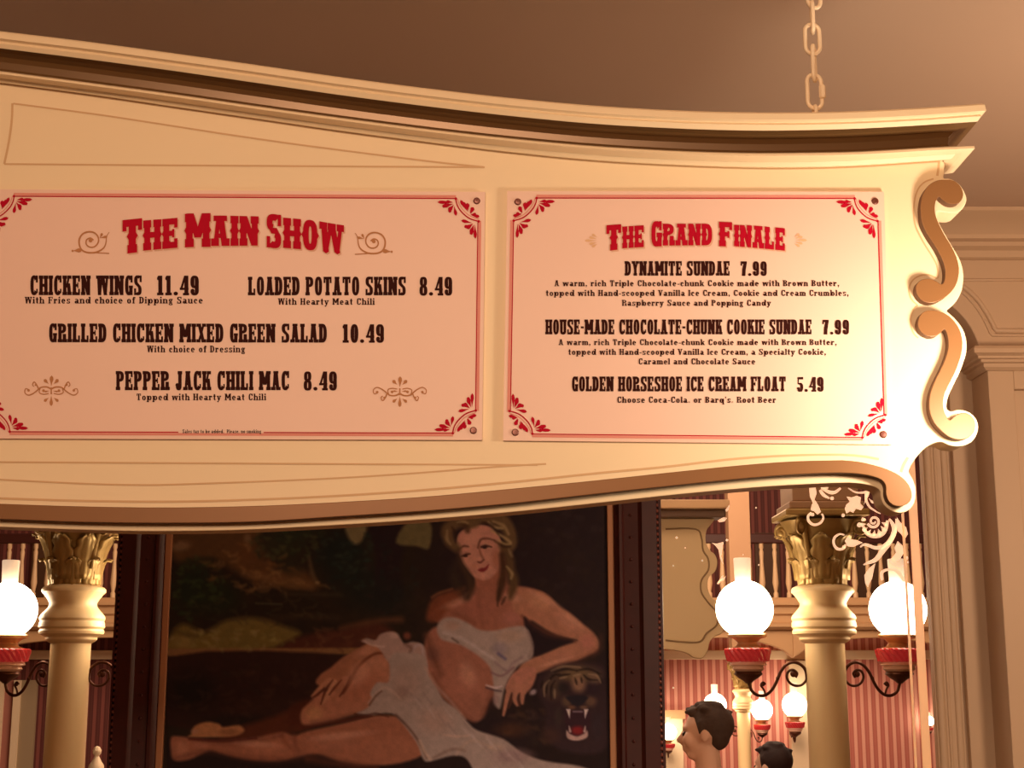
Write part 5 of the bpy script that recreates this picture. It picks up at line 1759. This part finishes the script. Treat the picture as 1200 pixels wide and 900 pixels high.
# cream door frame far left
for pa, pb, m_, yo in ((-14, 4, m_white, .08), (4, 16, mat('door_rose_panel', (0.38, 0.15, 0.12), 0.6), .03), (16, 24, m_white, .08), (24, 42, mat('door_grey_green', (0.36, 0.27, 0.17), 0.6), .05)):
    mb = MB(); mb.box(at(pa, 850, YB1).x, at(pb, 850, YB1).x, YB1 - yo, YB1 - 0.002, 0, Z(797, YB1)); struct(mb.build('trim_18', m_))

# ---- columns
def column(px, py, label, Y=YC):
    c = at(px, py, Y)
    t = thing('column', label, 'column', (c.x, c.y, 0), 'cream columns with gilded capitals')
    k = math.hypot(Y, 0.6) / FPX
    zz = lambda p: Z(p, Y, 968)
    f = lambda prof: [(r * k, zz(p)) for p, r in prof]
    mb = MB(); mb.lathe(f([(752, 22.5), (900, 23)]) + [(23.5 * k, 0.35), (34 * k, 0.3), (34 * k, 0.001)], (c.x, c.y), 40)
    mb.build('shaft', m_cream, t, smooth=40)
    mb = MB(); mb.lathe(f([(686, 28), (688.5, 34), (691, 36), (694, 36), (697, 33), (701, 30), (707, 26.5), (711, 27), (716, 31), (721, 35.5), (725, 37), (728, 35.5), (730, 36.5), (735, 37), (737.5, 35), (740, 36.5), (743, 36), (745, 32), (747, 29), (749.5, 29), (751.5, 27), (754, 23)]), (c.x, c.y), 44)
    mb.build('collar', m_cream, t, smooth=40)
    mb = MB(); mb.lathe(f([(612, 46), (618, 42), (640, 33), (665, 27), (687, 26)]), (c.x, c.y), 28)
    mb.build('capital_bell', m_dgold, t, smooth=50)
    # acanthus leaves: bent ribbed strips
    def leafmesh(ang, p0, p1, r0, r1, wd, curl):
        vs, fs = [], []
        n, mm = 9, 4
        for i in range(n + 1):
            s = i / n
            z = zz(p0 + (p1 - p0) * min(1, s * 1.06)) if s < .94 else zz(p1) - (s - .94) * 0.25
            r = r0 + (r1 - r0) * s ** 1.6 + curl * max(0, s - .72) ** 1.4 * 6
            ww = wd * (0.55 + 0.65 * math.sin(math.pi * min(1, s * .92 + .1))) * (1 - .5 * max(0, s - .8) / .2) * (1 + .18 * math.sin(s * 26))
            for j in range(-mm, mm + 1):
                u = j / mm
                rr = (r - 2.2 * abs(u) ** 1.5 + 1.2 * math.cos(u * 9)) * k
                a = ang + u * ww / max(r, 1)
                vs.append((c.x + rr * math.cos(a), c.y + rr * math.sin(a), z - abs(u) * 0.012 * s))
        W = 2 * mm + 1
        for i in range(n):
            for j in range(W - 1):
                fs.append((i * W + j, i * W + j + 1, (i + 1) * W + j + 1, (i + 1) * W + j))
        mb = MB(); mb.add(vs, fs)
        o = mb.build('acanthus_leaf', m_dgold, t, smooth='all')
        so = o.modifiers.new('thick', 'SOLIDIFY'); so.thickness = 0.006
        return o
    for i in range(8):
        leafmesh(i * math.pi / 4 + 0.2, 687, 652, 27, 34, 11, 7)
    for i in range(8):
        leafmesh((i + .5) * math.pi / 4 + 0.2, 680, 624, 29, 44, 12, 8)
    # corner volutes
    for i in range(4):
        a = math.pi / 4 + i * math.pi / 2 + 0.12
        pts_ = []
        for s in range(26):
            th = R_(200) - s * 0.42
            rr = 11 * (1 - s / 30)
            pts_.append((50 + rr * math.cos(th), 622 + rr * math.sin(th) * -1))
        path = [(31, 668), (33, 650), (37, 634)] + pts_
        mb = MB()
        mb.tube([(c.x + r * k * math.cos(a), c.y + r * k * math.sin(a), zz(p)) for r, p in path], [0.012 + 0.006 * math.sin(j * .35) for j in range(len(path))], 8)
        e = path[-1]
        mb.ball((c.x + 50 * k * math.cos(a), c.y + 50 * k * math.sin(a), zz(622)), 0.022, 10, 8)
        mb.build('volute', m_dgold, t, smooth='all')
    s_ = 60 * k * 0.80
    mb = MB()
    mb.box(c.x - s_, c.x + s_, c.y - s_, c.y + s_, zz(609), zz(601)); mb.build('abacus', m_dgold, t, bevel=0.008)
    s2 = 38 * k
    mb = MB()
    mb.box(c.x - s2 * 1.12, c.x + s2 * 1.12, c.y - s2 * 1.12, c.y + s2 * 1.12, zz(600.9), zz(592))
    mb.box(c.x - s2, c.x + s2, c.y - s2, c.y + s2, zz(591.9), 5.99)
    mb.build('impost_block', mat('impost_brown', (0.34, 0.19, 0.10), 0.6), t, bevel=0.006)
    return t, c, k
colR, cR_, kC = column(968, 790, 'cream column with gilded leaf capital seen in the right mirror')
colL, cL_, _ = column(81, 790, 'cream column with gilded leaf capital seen in the left mirror')

# ---- bracket lamp (arm leaves the column towards -x); origin at the column axis
def bracket_lamp(c, label, group, Y=YC, px0=968):
    """c: column centre"""
    t = thing('bracket_lamp', label, 'lamp', (c.x, c.y, Z(792, Y, px0)), group)
    k = kC
    zz = lambda p: Z(p, Y, 968)
    XP = lambda p: c.x + (p - px0) * k      # offsets measured beside the column
    def tp(pts, wd, mb, n=5):
        q = crom(pts, n)
        mb.tube([(XP(x), c.y, zz(y)) for x, y in q], wd if hasattr(wd, '__len__') else wd * k, 8)
    mb = MB()
    tp([(946, 793), (944.5, 798), (939, 803), (932, 803.5), (926, 800), (923, 793.5), (925, 787), (930.5, 785), (935, 789), (933, 794)], 1.5, mb)
    tp([(946, 793), (944.5, 785), (939, 778.5), (931, 776), (923, 779), (917, 786), (913.5, 793), (910, 801), (905, 809), (898, 814.5), (890, 815), (883, 810.5), (880, 803), (878.5, 797)], 1.8, mb)
    tp([(898, 814.5), (896, 808), (893, 803), (895.5, 799.5), (898.5, 802)], 1.2, mb)
    mb.ball((XP(930.5), c.y, zz(790)), 3.6 * k, 12, 8, (1, .6, 1))
    mb.ball((XP(895.5), c.y, zz(802)), 2.3 * k, 10, 6, (1, .7, 1))
    mb.ball((XP(912.5), c.y, zz(795)), 2.3 * k, 8, 6)
    mb.box(XP(944.5), XP(949), c.y - .012, c.y + .012, zz(797), zz(789))
    mb.build('scroll_arm', m_iron, t, smooth=50)
    ax = (XP(879), c.y)
    f = lambda prof: [(r * k, zz(p)) for p, r in prof]
    mb = MB(); mb.lathe(f([(787, 15), (790, 16.5), (794, 12), (798, 6), (801, 3)]), ax, 24); mb.build('bowl_cup', m_iron, t, smooth=50)
    mb = MB(); mb.lathe(f([(776, 20), (779, 21.5), (781, 17), (784, 18.5), (787, 15)]), ax, 28); mb.build('frosted_base', m_frost, t, smooth=50)
    # faceted red glass bowl
    mb = MB()
    prof = [(759.5, 24), (761, 26.5), (765, 26), (770, 24.8), (775, 23.5), (776, 20)]
    seg = 48
    vs, fs = [], []
    for j, (p, r) in enumerate(prof):
        for i in range(seg):
            a = 2 * math.pi * i / seg
            rr = r * (1 + (0.025 if (i + j) % 2 else -0.02)) * k
            vs.append((ax[0] + rr * math.cos(a), ax[1] + rr * math.sin(a), zz(p)))
    for j in range(len(prof) - 1):
        for i in range(seg):
            i2 = (i + 1) % seg
            fs.append((j * seg + i, (j + 1) * seg + i, (j + 1) * seg + i2, j * seg + i2))
    fs.append(tuple(range(seg))); fs.append(tuple((len(prof) - 1) * seg + i for i in reversed(range(seg))))
    mb.add(vs, fs); mb.build('red_glass_bowl', m_redglass, t)
    mb = MB(); mb.lathe(f([(742, 20), (744, 22.5), (747, 22), (749, 15), (753, 11), (757, 13), (759.4, 20)]), ax, 28); mb.build('burner', mat('burner_brass', (0.62, 0.34, 0.17), 0.35, metal=0.4), t, smooth=50)
    gc = (ax[0] - 2.0 * k, ax[1], zz(713.5))
    mb = MB(); mb.ball(gc, 33 * k, 36, 24)
    mb.build('globe', m_globe, t, smooth='all')
    mb = MB(); mb.lathe(f([(654, 9.6), (655, 10.2), (684, 9.2)]), (gc[0] - 1 * k, gc[1]), 20); mb.build('chimney', m_chim, t, smooth=50)
    return t
gl_ = 'bracket lamps with white globes on the cream columns'
lr = bracket_lamp(cR_, 'lit globe lamp on the left arm of the right-hand column', gl_)
zl = WORLD[lr.name].z
dup(lr, (cR_.x, cR_.y, zl), 'lit globe lamp on the right arm of the right-hand column, behind etched scrolls', rotz=math.pi + 0.16)
dup(lr, (cL_.x, cL_.y, zl), 'lit globe lamp on the left arm of the left-hand column, cut by the frame edge', rotz=-0.36)
dup(lr, (cL_.x, cL_.y, zl), 'globe lamp on the right arm of the left-hand column, mostly hidden by the painting', rotz=math.pi + 0.1)

# ---- smaller far column and its lamps
YD = 13.0
cD = at(871, 830, YD)
def far_scale(target_px, src_px=33.0):
    return target_px / src_px * YD / YC
sD = 0.80
colD = dup(colR, (cD.x, cD.y, 0), 'small distant cream column between two lamps, beside the man with dark hair')
colD.scale = (sD * .68, sD * .68, 1)
# keep its capital at the height seen: scale z so that the collar sits at y=812
zcol = Z(722, YC, 968)
colD.scale = (0.62, 0.62, Z(822, YD) / zcol)
fl = 'distant globe lamps at the far end of the hall'
def farlamp(px, py, label, r=13.0, rot=0.0, Y=YD, wall=None):
    t = dup(lr, None, label)
    t['group'] = fl
    s = r / 33.0 * Y / YC
    ox_ = (879 - 968 - 2) * kC          # globe centre, offset from the column axis
    oz_ = Z(713.5, YC, 968) - zl
    if wall:
        for _ in range(6):
            s = r / 33.0 * Y / YC
            Y = wall - (968 - 22.5 - 877) * kC * s
    g = at(px, py, Y)
    t.scale = (s, s, s)
    t.rotation_euler = (0, 0, rot)
    t.location = (g.x - ox_ * math.cos(rot) * s, g.y - ox_ * math.sin(rot) * s, g.z - oz_ * s)
    WORLD[t.name] = Vector(t.location)
    return t
farlamp(838, 826, "small distant lit globe just above the man's head", 13.0, 0.0)
farlamp(893, 832, 'small distant lit globe with red bowl between the far column and the pale pilaster', 12, math.pi - 0.9)
farlamp(931, 826, 'small lit globe with red bowl mounted on the pale pilaster', 14, math.pi / 2, wall=YB1 - 0.16)
farlamp(783, 858, 'tiny distant lit globe beside the dark picture frame, left of the man', 9.5, math.pi / 2, wall=YB1 - 0.04)
farlamp(1089, 845, 'tiny distant lit globe at the right edge of the right mirror', 5.5, math.pi / 2, wall=YB1)

# ---- back of a hanging board, reflected
YQ = 8.4
hb = thing('hanging_board', 'plain olive backed hanging board with a dark top ledge, seen in the right mirror', 'sign', at(800, 690, YQ))
ol = [(700, 608), (838, 608), (833, 615), (828, 622), (827, 634), (831, 644), (838, 650), (841, 660), (838, 670), (831, 676), (829, 688), (834, 700), (842, 706), (848, 716), (850, 730), (846, 742), (838, 746), (832, 752), (829, 764), (822, 772), (812, 770), (806, 766), (790, 762), (740, 758), (700, 757)]
q = crom(ol[1:], 3)
q = [ol[0]] + q
mb = MB()
fr = [at(x, y, YQ) for x, y in q]
mb.slab(fr, [Vector((p.x, YQ + 0.06, p.z)) for p in fr])
mb.build('board_panel', m_olive, hb, bevel=0.004)
mb = MB()
mb.tube([at(x, y, YQ - 0.002) for x, y in crom([(780, 620), (815, 620), (822, 630), (824, 645), (830, 655), (830, 668), (822, 680), (822, 694), (830, 706), (840, 718), (840, 732), (828, 742), (820, 752), (800, 752), (780, 750)], 4)], 0.005, 6)
mb.build('edge_bead', mat('olive_dark_line', (0.24, 0.14, 0.06), 0.6), hb)
mb = MB(); mb.box(at(700, 600, YQ).x, at(848, 600, YQ).x, YQ - 0.09, YQ + 0.10, Z(608, YQ), Z(598.5, YQ)); mb.build('top_ledge', m_brown, hb, bevel=0.01)
mb = MB(); mb.box(at(700, 600, YQ).x, at(852, 600, YQ).x, YQ - 0.12, YQ + 0.12, Z(598.4, YQ), Z(588, YQ)); mb.build('top_cap', m_fascia, hb, bevel=0.01)
for xx in (790, 715):
    c = at(xx, 600, YQ)
    mb = MB(); mb.tube([(c.x, YQ, Z(588, YQ)), (c.x, YQ, 6.0)], 0.012, 8); mb.build('hanger_rod', m_iron, hb)

# ---- turned finial of a chair or rail in front of the far wall, lower left
c = at(113, 893, 9.0)
k9 = 9.0 / FPX
fin = thing('turned_post', 'white turned newel post with a ball top beside the dark picture frame', 'post', (c.x, 9.0, 0))
mb = MB()
mb.lathe([(0.1 * k9, Z(874, 9)), (3 * k9, Z(875.5, 9)), (5 * k9, Z(879, 9)), (4.6 * k9, Z(883, 9)), (2.6 * k9, Z(886, 9)), (4 * k9, Z(889, 9)), (6 * k9, Z(893, 9)), (8.5 * k9, Z(897, 9)), (9 * k9, Z(902, 9)), (9 * k9, 0.02)], (c.x, 9.0), 20)
mb.build('turned_shaft', m_white, fin, smooth=40)
mb = MB(); mb.box(c.x - .09, c.x + .09, 8.91, 9.09, 0, 0.12); mb.build('plinth', m_white, fin)

# ------------------------------------------------------------------ people
m_skin = mat('skin', (0.86, 0.54, 0.42), 0.5, var=0.05, scale=12)
m_hair = mat('dark_hair', (0.07, 0.04, 0.032), 0.75, var=0.3, scale=60, bump=0.5)
m_hair2 = mat('black_hair', (0.03, 0.012, 0.014), 0.7, var=0.3, scale=60, bump=0.4)
m_shirt = mat('tan_shirt', (0.45, 0.22, 0.10), 0.8, var=0.06, scale=20)
m_shirt2 = mat('dark_red_top', (0.16, 0.03, 0.03), 0.8, var=0.06, scale=20)
m_trous = mat('dark_trousers', (0.04, 0.035, 0.04), 0.8)
m_shoe = mat('black_shoes', (0.02, 0.02, 0.02), 0.4)
m_eye = mat('eye_dark', (0.03, 0.015, 0.01), 0.2)

def cap(mb, a, b, ra, rb, n=6):
    """tapered limb with round ends"""
    A, Bv = Vector(a), Vector(b)
    d = (Bv - A)
    L = d.length
    u = d / L
    path, rad = [], []
    for k in range(4):
        t = k / 4 * math.pi / 2
        path.append(A - u * ra * math.cos(t) * .98); rad.append(max(ra * math.sin(t), 0.001))
    for k in range(n + 1):
        path.append(A + d * k / n); rad.append(ra + (rb - ra) * k / n)
    for k in range(1, 5):
        t = k / 4 * math.pi / 2
        path.append(Bv + u * rb * math.sin(t) * .98); rad.append(max(rb * math.cos(t), 0.001))
    mb.tube(path, rad, 12)
def remesh(o, vox, smooth_it=4):
    r = o.modifiers.new('union', 'REMESH'); r.mode = 'VOXEL'; r.voxel_size = vox; r.use_smooth_shade = True
    s = o.modifiers.new('soften', 'SMOOTH'); s.iterations = smooth_it; s.factor = 0.5
def person(label, feet, H, yaw, hairmat, shirtmat, tilt=0.0):
    """standing figure, faces +x before yaw; H height"""
    t = thing('person', label, 'person', (0, 0, 0))
    u = H / 7.5
    hz = H - 0.5 * u                     # head centre
    mb = MB()
    # skull, face, jaw
    hc = Vector((0.02 * u, 0, hz + .03 * u))
    mb.ball((hc.x - .06 * u, 0, hc.z + .10 * u), .40 * u, 20, 14, (1.02, .80, .92))
    mb.ball((hc.x + .10 * u, 0, hc.z - .08 * u), .30 * u, 18, 12, (.95, .80, 1.22))
    mb.ball((hc.x + .20 * u, 0, hc.z - .36 * u), .13 * u, 12, 8, (1, 1.15, .8))       # chin
    mb.ball((hc.x + .30 * u, 0, hc.z + .10 * u), .12 * u, 12, 8, (.8, 1.7, .5))       # brow
    cap(mb, (hc.x + .34 * u, 0, hc.z + .06 * u), (hc.x + .46 * u, 0, hc.z - .12 * u), .035 * u, .055 * u)   # nose
    mb.ball((hc.x + .40 * u, 0, hc.z - .14 * u), .055 * u, 10, 6, (1, 1.4, .7))
    mb.ball((hc.x + .37 * u, 0, hc.z - .235 * u), .045 * u, 10, 6, (.9, 2.1, .55))    # lips
    mb.ball((hc.x + .36 * u, 0, hc.z - .285 * u), .05 * u, 10, 6, (.9, 1.9, .6))
    for q in (-1, 1):
        mb.ball((hc.x - .04 * u, q * .325 * u, hc.z - .04 * u), .10 * u, 10, 8, (.75, .32, 1.15))   # ears
        mb.ball((hc.x + .27 * u, q * .16 * u, hc.z - .10 * u), .13 * u, 10, 8, (.8, .8, 1))          # cheeks
    # neck
    cap(mb, (-.06 * u, 0, H - 1.45 * u), (-.02 * u, 0, hz - .2 * u), .25 * u, .22 * u)
    # trunk
    mb.ball((0, 0, H - 1.95 * u), .62 * u, 18, 12, (.55, 1.05, .75))
    mb.ball((0, 0, H - 2.6 * u), .55 * u, 18, 12, (.55, .9, 1.1))
    mb.ball((0, 0, H - 3.4 * u), .52 * u, 18, 12, (.6, 1.0, .9))
    for q in (-1, 1):
        cap(mb, (0, q * .55 * u, H - 1.68 * u), (0, q * .82 * u, H - 1.8 * u), .22 * u, .2 * u)
        sh = Vector((0, q * .84 * u, H - 1.8 * u)); el = Vector((.02 * u, q * .98 * u, H - 3.15 * u)); wr = Vector((.22 * u, q * 1.0 * u, H - 4.2 * u))
        cap(mb, sh, el, .19 * u, .145 * u); cap(mb, el, wr, .145 * u, .095 * u)
        pm = wr + Vector((.03 * u, 0, -.22 * u))
        cap(mb, wr, pm, .10 * u, .13 * u, 3)
        for k in range(4):
            b_ = pm + Vector((.10 * u - k * .065 * u, -q * .01 * u, -.06 * u))
            ln = (.30, .34, .31, .25)[k] * u
            m1 = b_ + Vector((.01 * u, -q * .03 * u, -ln * .55)); e1 = m1 + Vector((0, -q * .07 * u, -ln * .42))
            cap(mb, b_, m1, .040 * u, .036 * u, 2); cap(mb, m1, e1, .036 * u, .030 * u, 2)
        tb = pm + Vector((.10 * u, 0, .06 * u)); cap(mb, tb, tb + Vector((.10 * u, -q * .03 * u, -.2 * u)), .045 * u, .035 * u, 2)
        hp = Vector((0, q * .30 * u, H - 3.75 * u)); kn = Vector((.05 * u, q * .34 * u, H - 5.5 * u)); an = Vector((0, q * .36 * u, .32 * u))
        cap(mb, hp, kn, .34 * u, .22 * u); cap(mb, kn, an, .21 * u, .12 * u)
        cap(mb, an + Vector((-.05 * u, 0, -.2 * u)), an + Vector((.55 * u, 0, -.22 * u)), .12 * u, .09 * u)
    body = mb.build('body', m_skin, t, smooth='all'); remesh(body, .034 * u, 3)
    mb = MB()
    for q in (-1, 1):
        mb.ball((hc.x + .335 * u, q * .125 * u, hc.z - .01 * u), .05 * u, 10, 8)
    mb.build('eyes', m_eye, t, smooth='all')
    # hair cap: back and top of the skull
    mb = MB()
    mb.ball((hc.x - .13 * u, 0, hc.z + .16 * u), .42 * u, 22, 14, (.98, .82, .88))
    mb.ball((hc.x - .24 * u, 0, hc.z + .0 * u), .28 * u, 18, 12, (.8, 1.05, 1.05))
    for k in range(26):
        a = k / 26 * 2 * math.pi
        r = random.Random(k)
        q1 = .36 * r.random() + .02; mb.ball((hc.x - .08 * u + q1 * u * math.cos(a), .8 * q1 * u * math.sin(a), hc.z + (.17 + .84 * math.sqrt(max(0.0, .1936 - q1 * q1))) * u), .085 * u, 8, 6, (1.3, .8, .55))
    for q in (-1, 1):
        cap(mb, (hc.x + .02 * u, q * .29 * u, hc.z + .2 * u), (hc.x + .03 * u, q * .30 * u, hc.z + .0 * u), .07 * u, .03 * u)
    cap(mb, (hc.x + .17 * u, -.10 * u, hc.z + .36 * u), (hc.x + .17 * u, .10 * u, hc.z + .36 * u), .10 * u, .10 * u)
    hair = mb.build('hair', hairmat, t, smooth='all'); remesh(hair, .034 * u, 2)
    # shirt
    mb = MB()
    mb.ball((0, 0, H - 1.93 * u), .66 * u, 18, 12, (.60, 1.08, .68))
    mb.ball((0, 0, H - 2.7 * u), .60 * u, 18, 12, (.62, .98, 1.3))
    mb.ball((0, 0, H - 3.4 * u), .57 * u, 18, 12, (.66, 1.04, .95))
    for q in (-1, 1):
        cap(mb, (0, q * .3 * u, H - 1.62 * u), (0, q * .82 * u, H - 1.8 * u), .2 * u, .235 * u)
        cap(mb, (0, q * .84 * u, H - 1.8 * u), (.01 * u, q * .95 * u, H - 2.7 * u), .235 * u, .20 * u)
    cap(mb, (-.04 * u, 0, H - 1.6 * u), (-.03 * u, 0, H - 1.38 * u), .30 * u, .27 * u)
    sh_ = mb.build('shirt', shirtmat, t, smooth='all'); remesh(sh_, .045 * u, 3)
    mb = MB()
    mb.ball((0, 0, H - 3.9 * u), .60 * u, 18, 12, (.66, 1.05, .7))
    for q in (-1, 1):
        cap(mb, (0, q * .30 * u, H - 3.9 * u), (.05 * u, q * .34 * u, H - 5.5 * u), .39 * u, .28 * u)
        cap(mb, (.05 * u, q * .34 * u, H - 5.5 * u), (0, q * .36 * u, .42 * u), .28 * u, .2 * u)
    tr = mb.build('trousers', m_trous, t, smooth='all'); remesh(tr, .045 * u, 3)
    for q in (-1, 1):
        mb = MB()
        cap(mb, (-.08 * u, q * .36 * u, .16 * u), (.5 * u, q * .37 * u, .13 * u), .155 * u, .125 * u)
        s1 = mb.build('shoe', m_shoe, t, smooth='all')
        mb2 = None
    t.location = feet
    t.rotation_euler = (0, tilt, yaw)
    return t
p1 = at(823, 828, 5.6)
person('man in profile with short dark hair facing left in the right mirror', (p1.x + 0.01, 5.6, 0.0), p1.z, math.pi - 0.25, m_hair, m_shirt)
p2 = at(904, 874, 6.35)
person('person whose black hair shows at the bottom edge beside the man', (p2.x, 6.35, 0.0), p2.z, math.pi * 0.75, m_hair2, m_shirt2)
